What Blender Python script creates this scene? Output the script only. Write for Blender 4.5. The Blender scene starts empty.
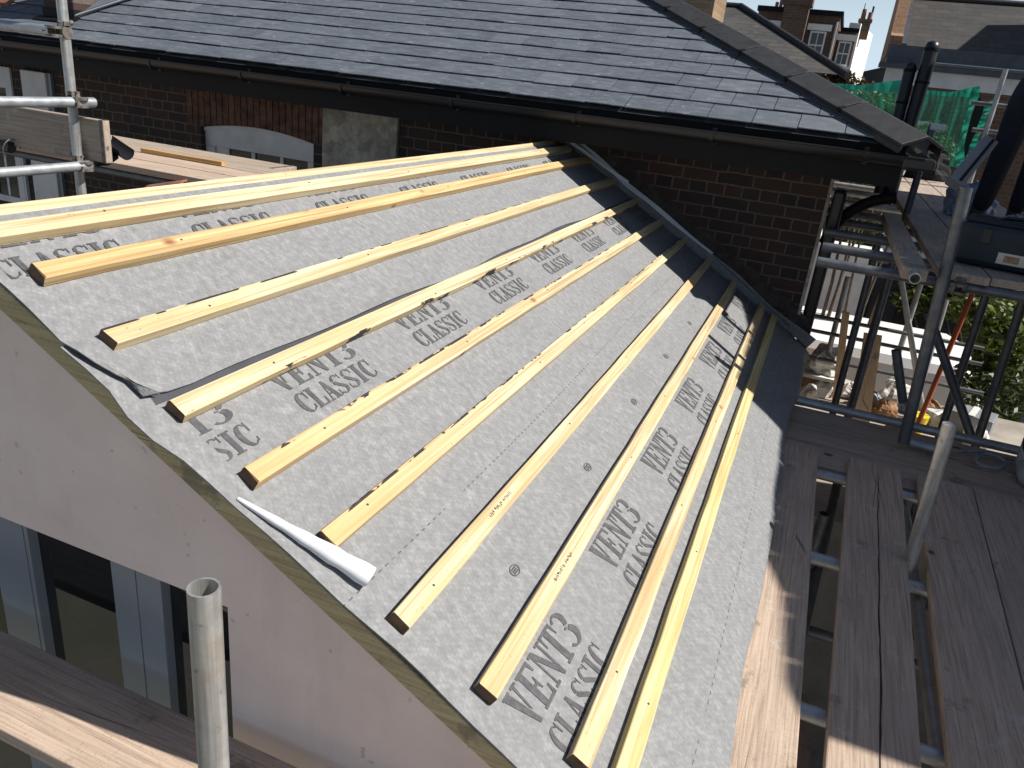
import bpy, bmesh, math, random
import numpy as np
from mathutils import Vector, Matrix
rnd = random.Random(7)
SC = bpy.context.scene
COL = SC.collection
H = 4.8                       # eye height above the yard; everything is laid out from the eye, then lifted by H

# ------------------------------------------------------------------ camera frame (calibrated from vanishing points)
FPX = 770.0
ROLL = math.atan(.112); PITCH = math.atan(312/770); AZ = math.radians(19.7)
_fh = np.array([-math.sin(AZ), math.cos(AZ), 0]); _r0 = np.array([math.cos(AZ), math.sin(AZ), 0]); _z = np.array([0, 0, 1.])
CF = _fh*math.cos(PITCH) - _z*math.sin(PITCH); _u0 = _fh*math.sin(PITCH) + _z*math.cos(PITCH)
CR = _r0*math.cos(ROLL) + _u0*math.sin(ROLL); CU = -_r0*math.sin(ROLL) + _u0*math.cos(ROLL)

# ------------------------------------------------------------------ sun
SUN = Vector((.667, .14, .731)).normalized()

# ------------------------------------------------------------------ node helper
class NT:
    def __init__(s, name):
        s.m = bpy.data.materials.new(name); s.m.use_nodes = True
        s.t = s.m.node_tree; s.t.nodes.clear()
        s.out = s.n('ShaderNodeOutputMaterial'); s.b = s.n('ShaderNodeBsdfPrincipled')
        s.l(s.b.outputs[0], s.out.inputs[0])
        s.tc = s.n('ShaderNodeTexCoord'); s.oi = s.n('ShaderNodeObjectInfo')
    def n(s, k): return s.t.nodes.new(k)
    def l(s, a, b): s.t.links.new(a, b)
    def put(s, v, sock):
        if hasattr(v, 'is_output'): s.l(v, sock)
        elif v is not None:
            if sock.type == 'RGBA' and len(v) == 3: v = (*v, 1)
            sock.default_value = v
    def obj(s, scale=(1, 1, 1), rot=(0, 0, 0), shift=True):
        v = s.tc.outputs['Object']
        if shift:
            mu = s.n('ShaderNodeVectorMath'); mu.operation = 'MULTIPLY_ADD'
            cx = s.n('ShaderNodeCombineXYZ')
            for i in range(3): s.l(s.oi.outputs['Random'], cx.inputs[i])
            s.l(cx.outputs[0], mu.inputs[0]); mu.inputs[1].default_value = (37.1, 91.7, 53.3); s.l(v, mu.inputs[2]); v = mu.outputs[0]
        mp = s.n('ShaderNodeMapping'); s.l(v, mp.inputs[0]); mp.inputs['Scale'].default_value = scale; mp.inputs['Rotation'].default_value = rot
        return mp.outputs[0]
    def noise(s, vec, scale, detail=4, rough=.55, dist=0):
        t = s.n('ShaderNodeTexNoise'); s.put(vec, t.inputs['Vector']); t.inputs['Scale'].default_value = scale
        t.inputs['Detail'].default_value = detail; t.inputs['Roughness'].default_value = rough; t.inputs['Distortion'].default_value = dist
        return t.outputs['Fac']
    def voro(s, vec, scale, feat='F1', out='Distance', rand=1):
        t = s.n('ShaderNodeTexVoronoi'); t.feature = feat; s.put(vec, t.inputs['Vector']); t.inputs['Scale'].default_value = scale
        t.inputs['Randomness'].default_value = rand
        return t.outputs[out]
    def wave(s, vec, scale, dist=2, detail=2, dscale=1, direction='X', kind='BANDS'):
        t = s.n('ShaderNodeTexWave'); t.wave_type = kind
        if kind == 'BANDS': t.bands_direction = direction
        else: t.rings_direction = direction
        s.put(vec, t.inputs['Vector']); t.inputs['Scale'].default_value = scale
        t.inputs['Distortion'].default_value = dist; t.inputs['Detail'].default_value = detail; t.inputs['Detail Scale'].default_value = dscale
        return t.outputs['Fac']
    def ramp(s, fac, stops, interp='LINEAR'):
        t = s.n('ShaderNodeValToRGB'); s.put(fac, t.inputs[0]); cr = t.color_ramp; cr.interpolation = interp
        while len(cr.elements) < len(stops): cr.elements.new(.5)
        for e, (p, c) in zip(cr.elements, stops):
            e.position = p; e.color = (c, c, c, 1) if not hasattr(c, '__len__') else (*c[:3], 1)
        return t.outputs[0]
    def mix(s, fac, a, b, mode='MIX'):
        t = s.n('ShaderNodeMix'); t.data_type = 'RGBA'; t.blend_type = mode
        s.put(fac, t.inputs[0]); s.put(a, t.inputs[6]); s.put(b, t.inputs[7]); return t.outputs[2]
    def math(s, op, a, b=None, c=None):
        t = s.n('ShaderNodeMath'); t.operation = op; s.put(a, t.inputs[0])
        if b is not None: s.put(b, t.inputs[1])
        if c is not None: s.put(c, t.inputs[2])
        return t.outputs[0]
    def sep(s, v):
        t = s.n('ShaderNodeSeparateXYZ'); s.put(v, t.inputs[0]); return t.outputs
    def comb(s, x, y, z):
        t = s.n('ShaderNodeCombineXYZ'); s.put(x, t.inputs[0]); s.put(y, t.inputs[1]); s.put(z, t.inputs[2]); return t.outputs[0]
    def bump(s, h, strength=.3, dist=.01):
        t = s.n('ShaderNodeBump'); s.put(h, t.inputs['Height']); t.inputs['Strength'].default_value = strength; t.inputs['Distance'].default_value = dist
        s.l(t.outputs[0], s.b.inputs['Normal'])
    def set(s, col=None, rough=.7, metal=0, spec=None):
        if col is not None: s.put(col, s.b.inputs['Base Color'])
        s.put(rough, s.b.inputs['Roughness']); s.put(metal, s.b.inputs['Metallic'])
        if spec is not None: s.b.inputs['Specular IOR Level'].default_value = spec
        return s.m

def plain(name, col, rough=.7, metal=0, var=.25, scale=6, bump=0, spec=None):
    n = NT(name); v = n.obj()
    f = n.noise(v, scale, 6, .6)
    lo = tuple(c*(1-var) for c in col); hi = tuple(min(1, c*(1+var)) for c in col)
    c = n.ramp(f, [(.3, lo), (.7, hi)])
    if bump: n.bump(n.noise(v, scale*8, 4), bump, .004)
    return n.set(c, rough, metal, spec)

def stretched(axis, a, b):
    s = [a, a, a]; s['xyz'.index(axis)] = b; return tuple(s)

def new_pine(name, axis='y', tint=(1, 1, 1), bark=None, warm=0):
    """sawn treated batten: pale yellow, grain lines along the length, a few knots"""
    n = NT(name); v = n.obj()
    g = n.noise(n.obj(stretched(axis, 95, 1.3)), 1, 5, .6, .6)
    g2 = n.wave(n.obj(stretched(axis, 20, 1.0)), 2.2, 5, 2, .8, 'Z' if axis != 'z' else 'X')
    big = n.noise(n.obj(stretched(axis, 6, 1.1)), 1, 3)
    base = n.ramp(g, [(.35, (.34*tint[0], .245*tint[1], .13*tint[2])), (.50, (.58*tint[0], .47*tint[1], .285*tint[2])), (.66, (.69*tint[0], .59*tint[1], .405*tint[2]))])
    base = n.mix(n.ramp(g2, [(.0, .50), (.22, .10), (.4, 0)]), base, (.50*tint[0], .33*tint[1], .13*tint[2]))
    base = n.mix(n.ramp(big, [(.52, 0), (.75, .55)]), base, (.56*tint[0], .35*tint[1], .15*tint[2]))
    # knots: sparse cells, wider along the grain
    kv = n.obj(stretched(axis, 1.0, .62))
    kd = n.voro(kv, 6.5)
    kr = n.sep(n.voro(kv, 6.5, out='Color'))[0]
    k = n.math('MULTIPLY', n.ramp(kd, [(.05, 1), (.12, 0)]), n.math('GREATER_THAN', kr, .25))
    base = n.mix(k, base, (.23, .085, .03))
    sp = n.ramp(n.noise(v, 90, 2), [(.68, 0), (.74, .7)])
    base = n.mix(sp, base, (.22, .14, .07))
    gr = n.ramp(n.noise(n.obj(stretched(axis, 9, 2.2)), 1, 5, .65), [(.55, 0), (.8, .45)])
    base = n.mix(gr, base, (.36, .29, .17))
    dr = n.ramp(n.noise(n.obj(stretched(axis, 60, .9)), 1, 5, .65), [(.52, 0), (.64, .5)])
    base = n.mix(dr, base, (.42*tint[0], .30*tint[1], .16*tint[2]))
    if warm:                                    # stained orange towards the near end of the piece
        yy = n.sep(n.tc.outputs['Object'])[1]
        wm = n.n('ShaderNodeMapRange'); n.l(n.math('ADD', yy, n.math('MULTIPLY', n.noise(v, 6, 3), .5)), wm.inputs['Value']); wm.inputs['From Min'].default_value = .25; wm.inputs['From Max'].default_value = warm; wm.inputs['To Min'].default_value = .8; wm.inputs['To Max'].default_value = 0
        base = n.mix(wm.outputs[0], base, (.60, .36, .15))
    if bark:
        x = n.sep(n.tc.outputs['Object'])[0]
        edge = n.math('LESS_THAN', x, bark[0]) if bark[0] < 0 else n.math('GREATER_THAN', x, bark[0])
        nb = n.ramp(n.noise(n.obj(stretched(axis, 25, 9)), 1, 3), [(bark[1], 0), (bark[1]+.03, 1)])
        base = n.mix(n.math('MULTIPLY', edge, nb), base, (.02, .018, .018))
    n.bump(g, .25, .003)
    return n.set(base, .62)

def end_grain():
    n = NT('wet_end_grain'); v = n.obj()
    r = n.wave(n.obj((1, 1, 1)), 60, 3, 2, 2, 'Z')
    return n.set(n.mix(n.ramp(n.noise(v, 40, 4), [(.35, 0), (.75, 1)]), n.ramp(r, [(0, (.045, .026, .014)), (1, (.085, .05, .026))]), (.15, .09, .045)), .8)

def old_board(name, axis='y', tint=(1, 1, 1)):
    n = NT(name); v = n.obj()
    g = n.noise(n.obj(stretched(axis, 150, 3.5)), 1, 6, .68, .4)
    big = n.noise(n.obj(stretched(axis, 5, 1.5)), 1, 4, .6)
    c = n.ramp(g, [(.28, (.24*tint[0], .170*tint[1], .128*tint[2])), (.5, (.47*tint[0], .355*tint[1], .27*tint[2])), (.72, (.60*tint[0], .475*tint[1], .375*tint[2]))])
    c = n.mix(n.ramp(big, [(.4, 0), (.75, .5)]), c, (.30*tint[0], .24*tint[1], .20*tint[2]))
    crack = n.voro(n.obj(stretched(axis, 13, .45)), 1, 'DISTANCE_TO_EDGE')
    ck = n.math('MULTIPLY', n.ramp(crack, [(.0, .9), (.010, 0)]), n.ramp(n.noise(n.obj(stretched(axis, 4, 1.2)), 1, 2), [(.56, 0), (.62, 1)]))
    c = n.mix(ck, c, (.045, .03, .02))
    kd = n.voro(n.obj(stretched(axis, 1, .7)), 4.5); kr = n.sep(n.voro(n.obj(stretched(axis, 1, .7)), 4.5, out='Color'))[0]
    k = n.math('MULTIPLY', n.ramp(kd, [(.05, 1), (.085, 0)]), n.math('GREATER_THAN', kr, .6))
    c = n.mix(k, c, (.10, .06, .035))
    c = n.mix(n.ramp(n.noise(n.obj(stretched(axis, 45, 1.2)), 1, 4, .6), [(.52, 0), (.72, .28)]), c, (.20*tint[0], .145*tint[1], .11*tint[2]))
    c = n.mix(n.ramp(n.noise(v, 170, 2), [(.60, 0), (.72, .45)]), c, (.16, .12, .095))
    st = n.ramp(n.noise(v, 5, 6, .7), [(.60, 0), (.66, .6)])
    c = n.mix(st, c, (.15, .12, .10))
    wh = n.ramp(n.noise(v, 11, 5, .7), [(.60, 0), (.68, .45)])
    c = n.mix(wh, c, (.5, .46, .42))
    n.bump(n.math('SUBTRACT', g, ck), .35, .004)
    return n.set(c, .85)

def brick(name, a, b, mortar, along='x', rough=.9, scale=1.0, dirt=.5, pointing=.012):
    n = NT(name); v = n.obj(shift=False); x, y, z = n.sep(v)
    h = {'x': x, 'y': y}[along]
    vec = n.comb(n.math('MULTIPLY', h, scale), n.math('MULTIPLY', z, scale), 0.)
    wob = n.n('ShaderNodeVectorMath'); wob.operation = 'ADD'; s0 = n.n('ShaderNodeVectorMath'); s0.operation = 'SCALE'
    tn = n.n('ShaderNodeTexNoise'); n.l(v, tn.inputs['Vector']); tn.inputs['Scale'].default_value = 9; n.l(tn.outputs['Color'], s0.inputs[0]); s0.inputs['Scale'].default_value = .012
    n.l(vec, wob.inputs[0]); n.l(s0.outputs[0], wob.inputs[1])
    t = n.n('ShaderNodeTexBrick'); n.l(wob.outputs[0], t.inputs['Vector'])
    t.inputs['Scale'].default_value = 1; t.inputs['Brick Width'].default_value = .225; t.inputs['Row Height'].default_value = .075
    t.inputs['Mortar Size'].default_value = pointing*.5; t.inputs['Mortar Smooth'].default_value = .15; t.inputs['Bias'].default_value = 0
    t.squash = .5; t.squash_frequency = 2; t.offset = .5
    t.inputs['Color1'].default_value = (*a, 1); t.inputs['Color2'].default_value = (*b, 1); t.inputs['Mortar'].default_value = (*mortar, 1)
    c = t.outputs['Color']
    d = n.noise(v, 3, 6, .65); c = n.mix(n.ramp(d, [(.38, 0), (.68, dirt)]), c, (.035, .032, .032))
    c = n.mix(n.ramp(n.noise(v, 40, 4), [(.4, 0), (.8, .4)]), c, tuple(k*.5 for k in a))
    n.bump(n.math('ADD', n.math('MULTIPLY', t.outputs['Fac'], -1), n.math('MULTIPLY', n.noise(v, 60, 4), .5)), .7, .008)
    return n.set(c, rough)

# ------------------------------------------------------------------ materials
MT = {}
MT['pine'] = new_pine('pine_batten')
MT['pine_orange'] = new_pine('pine_batten_orange', tint=(.98, .85, .66))
MT['pine_green'] = new_pine('pine_batten_green', tint=(.98, 1.02, .82))
MT['pine_bark'] = new_pine('pine_batten_bark_edge', bark=(-.0165, .50))
MT['pine_bark_warm'] = new_pine('pine_batten_warm_end', bark=(-.0165, .50), warm=1.1)
MT['pine_bark_low'] = new_pine('pine_batten_bark_low', bark=(.0145, .57))
MT['end_grain'] = end_grain()
MT['pine_x'] = new_pine('pine_along_x', 'x', (.9, .72, .5))
MT['verge_wood'] = old_board('verge_timber', 'x', (1.0, 1.08, .78))
MT['board_y'] = old_board('scaffold_board_y'); MT['board_x'] = old_board('scaffold_board_x', 'x')
MT['board_grey'] = old_board('scaffold_board_grey', 'x', (.8, .85, .88))
MT['board_greyy'] = old_board('scaffold_board_grey_y', 'y', (.85, .9, .95))
MT['ply'] = old_board('plywood', 'z', (1.45, 1.4, 1.25))

def membrane(lines=()):
    n = NT('breather_membrane'); v = n.obj(shift=False)
    fib = n.noise(n.obj((30, 60, 60), (0, 0, .5), False), 1, 5, .7)
    cl = n.noise(v, 48, 5, .68); bg = n.noise(v, 3.2, 4, .6)
    hat = n.wave(n.obj((1, 1, 1), (0, 0, .62), False), 26, 2.2, 2, 3, 'X')
    dots = n.wave(n.obj((1, 1, 1), (0, 0, -.95), False), 30, 2.2, 2, 3, 'X')
    c = n.ramp(n.math('ADD', n.math('MULTIPLY', fib, .5), n.math('MULTIPLY', cl, .5)), [(.32, (.165, .167, .172)), (.5, (.228, .230, .235)), (.68, (.33, .332, .337))])
    em = n.math('MULTIPLY', hat, dots)
    c = n.mix(n.ramp(em, [(.10, .20), (.55, 0)]), c, (.15, .152, .157))
    c = n.mix(n.ramp(bg, [(.5, 0), (.8, .4)]), c, (.17, .172, .18))
    for s0, per in lines:
        x, y, z = n.sep(v); sl_ = n.math('SUBTRACT', n.math('MULTIPLY', x, .8660), n.math('MULTIPLY', z, .5))
        wv = n.math('MULTIPLY', n.math('SINE', n.math('MULTIPLY', y, 1.7)), .010)
        near = n.math('LESS_THAN', n.math('ABSOLUTE', n.math('ADD', n.math('SUBTRACT', sl_, s0), wv)), .0017)
        dash = n.math('LESS_THAN', n.math('FRACT', n.math('DIVIDE', y, per)), .5)
        gap = n.ramp(n.noise(n.comb(0., y, 0.), 5, 2), [(.40, 0), (.46, 1)])
        c = n.mix(n.math('MULTIPLY', n.math('MULTIPLY', near, dash), gap), c, (.10, .10, .105))
    wr = n.noise(n.obj((2.2, 9, 2.2), (0, 0, .35), False), 1.2, 4, .6, 1.2)
    big = n.noise(n.obj((1.6, .9, 1.6), (0, 0, .5), False), 2.4, 3, .5, .8)
    hgt = n.math('ADD', n.math('MULTIPLY', em, .07), n.math('ADD', n.math('MULTIPLY', wr, .8), n.math('MULTIPLY', big, 4.5)))
    if lines:                                   # slack, rippled cloth towards the eaves
        x, y, z = n.sep(v); sl_ = n.math('SUBTRACT', n.math('MULTIPLY', x, .8660), n.math('MULTIPLY', z, .5))
        msk = n.n('ShaderNodeMapRange'); n.l(sl_, msk.inputs['Value']); msk.inputs['From Min'].default_value = .50; msk.inputs['From Max'].default_value = .68
        rip = n.noise(n.comb(n.math('MULTIPLY', sl_, 5), n.math('MULTIPLY', n.math('ADD', y, n.math('MULTIPLY', sl_, -.35)), 26), 0.), 1, 3, .5, .7)
        hgt = n.math('ADD', hgt, n.math('MULTIPLY', n.math('MULTIPLY', rip, msk.outputs[0]), 1.5))
    n.bump(hgt, .32, .02)
    return n.set(c, .72, spec=.3)
MT['membrane'] = membrane()
MT['membrane_low'] = membrane(((-.182, .0268), (.625, .034)))
def ink():
    n = NT('printed_ink'); v = n.obj(shift=False)
    c = n.ramp(n.noise(v, 60, 5, .7), [(.3, (.042, .042, .046)), (.7, (.10, .10, .105))])
    c = n.mix(n.ramp(n.noise(n.obj((30, 60, 60), (0, 0, .5), False), 1, 5, .7), [(.5, 0), (.8, .5)]), c, (.16, .16, .165))
    return n.set(c, .75)
MT['ink'] = ink()
MT['split_dark'] = plain('open_split', (.03, .02, .014), .95)
MT['stamp'] = plain('stamp_ink', (.06, .05, .045), .7)
MT['white_sheet'] = plain('membrane_underside', (.60, .615, .64), .5, var=.14)
MT['lap'] = plain('dark_lap', (.055, .057, .065), .5, var=.3)
MT['flash'] = plain('flashing', (.50, .52, .56), .4, var=.12)

def slate():
    n = NT('slate'); v = n.obj(shift=False)
    g = n.n('ShaderNodeNewGeometry'); r = g.outputs['Random Per Island']
    base = n.ramp(r, [(0, (.076, .088, .108)), (.4, (.086, .099, .120)), (.7, (.093, .106, .128)), (.94, (.104, .118, .139)), (1, (.122, .136, .156))])
    st = n.noise(n.obj((9, 30, 30), (0, 0, .7), False), 1, 6, .7)
    base = n.mix(n.ramp(st, [(.45, 0), (.75, .55)]), base, (.22, .245, .27))
    base = n.mix(n.ramp(n.noise(v, 2.0, 5, .65), [(.45, 0), (.75, .35)]), base, (.07, .082, .096))
    ch = n.math('MAXIMUM', n.ramp(n.noise(v, 14, 6, .75), [(.60, 0), (.70, .5)]), n.ramp(n.noise(n.obj((5, 40, 40), (0, 0, .25), False), 1, 5, .7), [(.64, 0), (.70, .45)]))
    base = n.mix(ch, base, (.36, .37, .38))
    n.bump(n.noise(v, 45, 6, .65), .35, .006)
    return n.set(base, n.ramp(n.noise(v, 8, 4), [(.3, .58), (.7, .8)]), spec=.3)
MT['slate'] = slate()
MT['hip'] = plain('hip_tile_clay', (.019, .019, .020), .62, var=.45, scale=14, bump=.3)
def old_slate(name, row, wid, dark=1.0):
    n = NT(name); v = n.obj(shift=False); x, y, z = n.sep(v)
    t = n.n('ShaderNodeTexBrick'); n.l(n.comb(n.math('ADD', x, n.math('MULTIPLY', n.noise(n.comb(0., 0., n.math('FLOOR', n.math('DIVIDE', z, row))), 9, 0), .2)), z, 0.), t.inputs['Vector'])
    t.inputs['Scale'].default_value = 1; t.inputs['Brick Width'].default_value = wid; t.inputs['Row Height'].default_value = row
    t.inputs['Mortar Size'].default_value = row*.09; t.inputs['Mortar Smooth'].default_value = .4; t.inputs['Bias'].default_value = -.2
    t.inputs['Color1'].default_value = (.048*dark, .046*dark, .045*dark, 1); t.inputs['Color2'].default_value = (.085*dark, .080*dark, .075*dark, 1); t.inputs['Mortar'].default_value = (.016, .016, .016, 1)
    c = n.mix(n.ramp(n.noise(v, 2.2, 6, .7), [(.45, 0), (.75, .6)]), t.outputs['Color'], (.12*dark, .11*dark, .095*dark))
    c = n.mix(n.ramp(n.noise(v, 9, 4, .7), [(.66, 0), (.70, .7)]), c, (.24*dark, .22*dark, .19*dark))
    n.bump(t.outputs['Fac'], -.6, .02)
    return n.set(c, .8)
MT['old_slate'] = old_slate('old_slate', .085, .26, .55)
MT['tile_grey'] = old_slate('grey_roof_tile', .050, .22, .8)
MT['mortar_dark'] = plain('sooty_mortar', (.050, .042, .037), .95, var=.5, scale=18, bump=.6)
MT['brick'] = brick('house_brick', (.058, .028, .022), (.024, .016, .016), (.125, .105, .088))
MT['brick_arch'] = plain('arch_brick', (.10, .052, .036), .9, var=.6, scale=14, bump=.4)
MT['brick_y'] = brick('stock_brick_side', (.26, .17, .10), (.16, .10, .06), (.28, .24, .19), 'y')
MT['brick_far'] = brick('far_brick', (.15, .085, .055), (.09, .055, .04), (.17, .14, .11), dirt=.35)
MT['brick_stock'] = brick('stock_brick', (.34, .22, .12), (.23, .14, .075), (.32, .27, .2), dirt=.3)
MT['brick_orange'] = brick('orange_brick', (.38, .20, .10), (.30, .15, .075), (.36, .29, .21), dirt=.25)
def stone():
    n = NT('rough_stone'); v = n.obj(shift=False)
    d = n.voro(v, 11, 'DISTANCE_TO_EDGE'); col = n.sep(n.voro(v, 11, out='Color'))[0]
    c = n.ramp(col, [(0, (.28, .26, .22)), (1, (.52, .49, .42))])
    c = n.mix(n.ramp(n.noise(v, 9, 6, .7), [(.4, 0), (.7, .7)]), c, (.12, .11, .10))
    c = n.mix(n.ramp(d, [(0, .45), (.09, 0)]), c, (.22, .205, .175)); n.bump(n.math('ADD', d, n.noise(v, 30, 5)), .7, .02)
    return n.set(c, .95)
MT['stone'] = stone()
def render_pink():
    n = NT('pink_render'); v = n.obj(shift=False)
    c = n.ramp(n.noise(v, 4, 6, .62), [(.3, (.72, .59, .535)), (.7, (.82, .69, .63))])
    c = n.mix(n.ramp(n.noise(n.obj((3, 3, .6), shift=False), 3, 5, .7), [(.55, 0), (.8, .25)]), c, (.50, .40, .37))
    c = n.mix(n.ramp(n.noise(v, 30, 3, .5), [(.70, 0), (.74, .35)]), c, (.2, .16, .15))
    n.bump(n.noise(v, 70, 5, .6), .25, .004)
    return n.set(c, .9)
MT['pink'] = render_pink()
MT['alu'] = plain('grey_aluminium', (.22, .25, .29), .42, .15, var=.08, scale=3)
MT['black_plastic'] = plain('black_plastic', (.009, .009, .011), .4, var=.25)
MT['black_paint'] = plain('black_paint', (.006, .006, .007), .6, spec=.2, var=.3)
MT['lead'] = plain('lead_sheet', (.055, .066, .084), .5, .2, var=.25)
MT['white'] = plain('white_paint', (.74, .74, .72), .5, var=.06)
MT['white_dirty'] = plain('dull_white_paint', (.55, .56, .58), .6, var=.12)
MT['offwhite_wall'] = plain('white_wall', (.82, .81, .78), .85, var=.05)
def galv(name, col, rust=.35, metal=.65, streak=0):
    n = NT(name); v = n.obj()
    c = n.ramp(n.noise(v, 14, 6, .7), [(.3, tuple(k*.7 for k in col)), (.7, tuple(k*1.2 for k in col))])
    c = n.mix(n.ramp(n.noise(v, 7, 6, .75), [(.53, 0), (.66, rust)]), c, (.30, .235, .14))
    c = n.mix(n.ramp(n.noise(v, 40, 4, .7), [(.62, 0), (.70, .5)]), c, (.10, .09, .085))
    if streak: c = n.mix(n.ramp(n.noise(n.obj((60, 60, 2.5)), 1, 5, .6), [(.42, 0), (.68, streak)]), c, tuple(k*.42 for k in col))
    n.bump(n.noise(v, 60, 4), .15, .002)
    return n.set(c, n.ramp(n.noise(v, 20, 4), [(.3, .35), (.7, .6)]), metal)
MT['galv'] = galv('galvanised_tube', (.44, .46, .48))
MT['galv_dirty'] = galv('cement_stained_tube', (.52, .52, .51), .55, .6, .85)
MT['galv_shade'] = galv('shaded_tube', (.13, .14, .16), .25, .5)  # galvanised tube with shade put into its colour
MT['iron'] = plain('rusty_coupler', (.17, .15, .13), .6, .5, var=.5, scale=40)
MT['brown_post'] = old_board('weathered_post', 'z', (1.05, 1.05, .9))
MT['fabric'] = plain('dark_navy_cloth', (.014, .016, .024), .9, var=.3)
MT['fabric2'] = plain('black_cloth', (.012, .012, .014), .9, var=.3)
MT['skin'] = plain('skin', (.42, .27, .20), .55, var=.08)
MT['hair'] = plain('hair', (.03, .02, .015), .7)
MT['boot'] = plain('boot_leather', (.05, .04, .035), .6)
MT['shoe_grey'] = plain('grey_trainer', (.30, .31, .32), .6)
MT['blue_bag'] = plain('blue_nylon', (.007, .019, .032), .6, var=.25)
MT['label_white'] = plain('paper_label', (.62, .58, .50), .6, var=.1)
MT['label_ink'] = plain('label_print', (.34, .22, .12), .6, var=.4, scale=60)
MT['rope'] = plain('grey_rope', (.24, .24, .25), .9, var=.3, scale=30)
MT['poly_white'] = plain('white_polythene', (.62, .60, .57), .45, var=.2, scale=9)
MT['poly_blue'] = plain('blue_white_plastic', (.30, .36, .46), .4, var=.5, scale=12)
MT['poly_brown'] = plain('brown_sack', (.26, .14, .07), .7, var=.4, scale=9)
MT['yellow'] = plain('yellow_plastic', (.7, .55, .03), .5)
MT['orange'] = plain('orange_fibreglass', (.36, .075, .025), .5)
MT['van_white'] = plain('van_paint', (.80, .80, .80), .25, var=.02)
MT['tyre'] = plain('tyre_rubber', (.02, .02, .02), .8)
MT['grey_board'] = plain('grey_foil_board', (.22, .23, .255), .5, var=.15)
MT['terracotta'] = plain('terracotta', (.26, .115, .07), .8, var=.3, scale=12)
MT['trunk'] = plain('bark', (.09, .065, .045), .95, var=.4, scale=20, bump=.5)
def glass(name, col=(.010, .012, .013), rough=.02):
    n = NT(name); return n.set(col, rough, 0, .5)
MT['glass'] = glass('window_glass')
def leaf(name, lo, hi):
    n = NT(name); g = n.n('ShaderNodeNewGeometry')
    c = n.ramp(g.outputs['Random Per Island'], [(0, lo), (.6, hi), (1, tuple(min(1, k*1.7) for k in hi))])
    n.set(c, .5)
    tr = n.n('ShaderNodeBsdfTranslucent'); n.l(c, tr.inputs[0]); mx = n.n('ShaderNodeMixShader'); mx.inputs[0].default_value = .3
    n.l(n.b.outputs[0], mx.inputs[1]); n.l(tr.outputs[0], mx.inputs[2]); n.l(mx.outputs[0], n.out.inputs[0]); return n.m
MT['leaf'] = leaf('fresh_leaf', (.035, .06, .012), (.10, .14, .025))
MT['leaf_dark'] = leaf('dark_leaf', (.02, .035, .012), (.05, .075, .02))
MT['leaf_red'] = leaf('bronze_leaf', (.05, .03, .015), (.12, .07, .03))
def net():
    n = NT('green_debris_net'); v = n.obj(shift=False)
    c = n.ramp(n.noise(v, 5, 4), [(.3, (.01, .20, .13)), (.7, (.03, .33, .22))]); n.set(c, .6)
    tr = n.n('ShaderNodeBsdfTranslucent'); n.l(c, tr.inputs[0]); m1 = n.n('ShaderNodeMixShader'); m1.inputs[0].default_value = .5
    n.l(n.b.outputs[0], m1.inputs[1]); n.l(tr.outputs[0], m1.inputs[2])
    tp = n.n('ShaderNodeBsdfTransparent'); m2 = n.n('ShaderNodeMixShader')
    n.l(n.ramp(n.noise(v, 3, 3), [(.3, .42), (.7, .58)]), m2.inputs[0])
    n.l(m1.outputs[0], m2.inputs[1]); n.l(tp.outputs[0], m2.inputs[2]); n.l(m2.outputs[0], n.out.inputs[0]); return n.m
MT['net'] = net()
def net_dense():
    n = NT('green_net_bunched'); v = n.obj(shift=False)
    c = n.ramp(n.noise(v, 9, 4), [(.3, (.012, .24, .16)), (.7, (.035, .40, .27))]); n.set(c, .6)
    tr = n.n('ShaderNodeBsdfTranslucent'); n.l(c, tr.inputs[0]); m1 = n.n('ShaderNodeMixShader'); m1.inputs[0].default_value = .4
    n.l(n.b.outputs[0], m1.inputs[1]); n.l(tr.outputs[0], m1.inputs[2]); n.l(m1.outputs[0], n.out.inputs[0]); return n.m
MT['net_dense'] = net_dense()
def ground_mat():
    n = NT('yard_ground'); v = n.obj(shift=False)
    c = n.ramp(n.noise(v, .6, 8, .7), [(.3, (.16, .145, .125)), (.5, (.27, .25, .22)), (.7, (.34, .32, .28))])
    c = n.mix(n.ramp(n.noise(v, .15, 5, .6), [(.48, 0), (.6, .8)]), c, (.06, .085, .03))
    n.bump(n.noise(v, 20, 6, .7), .5, .03)
    return n.set(c, .95)
MT['ground'] = ground_mat()

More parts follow.
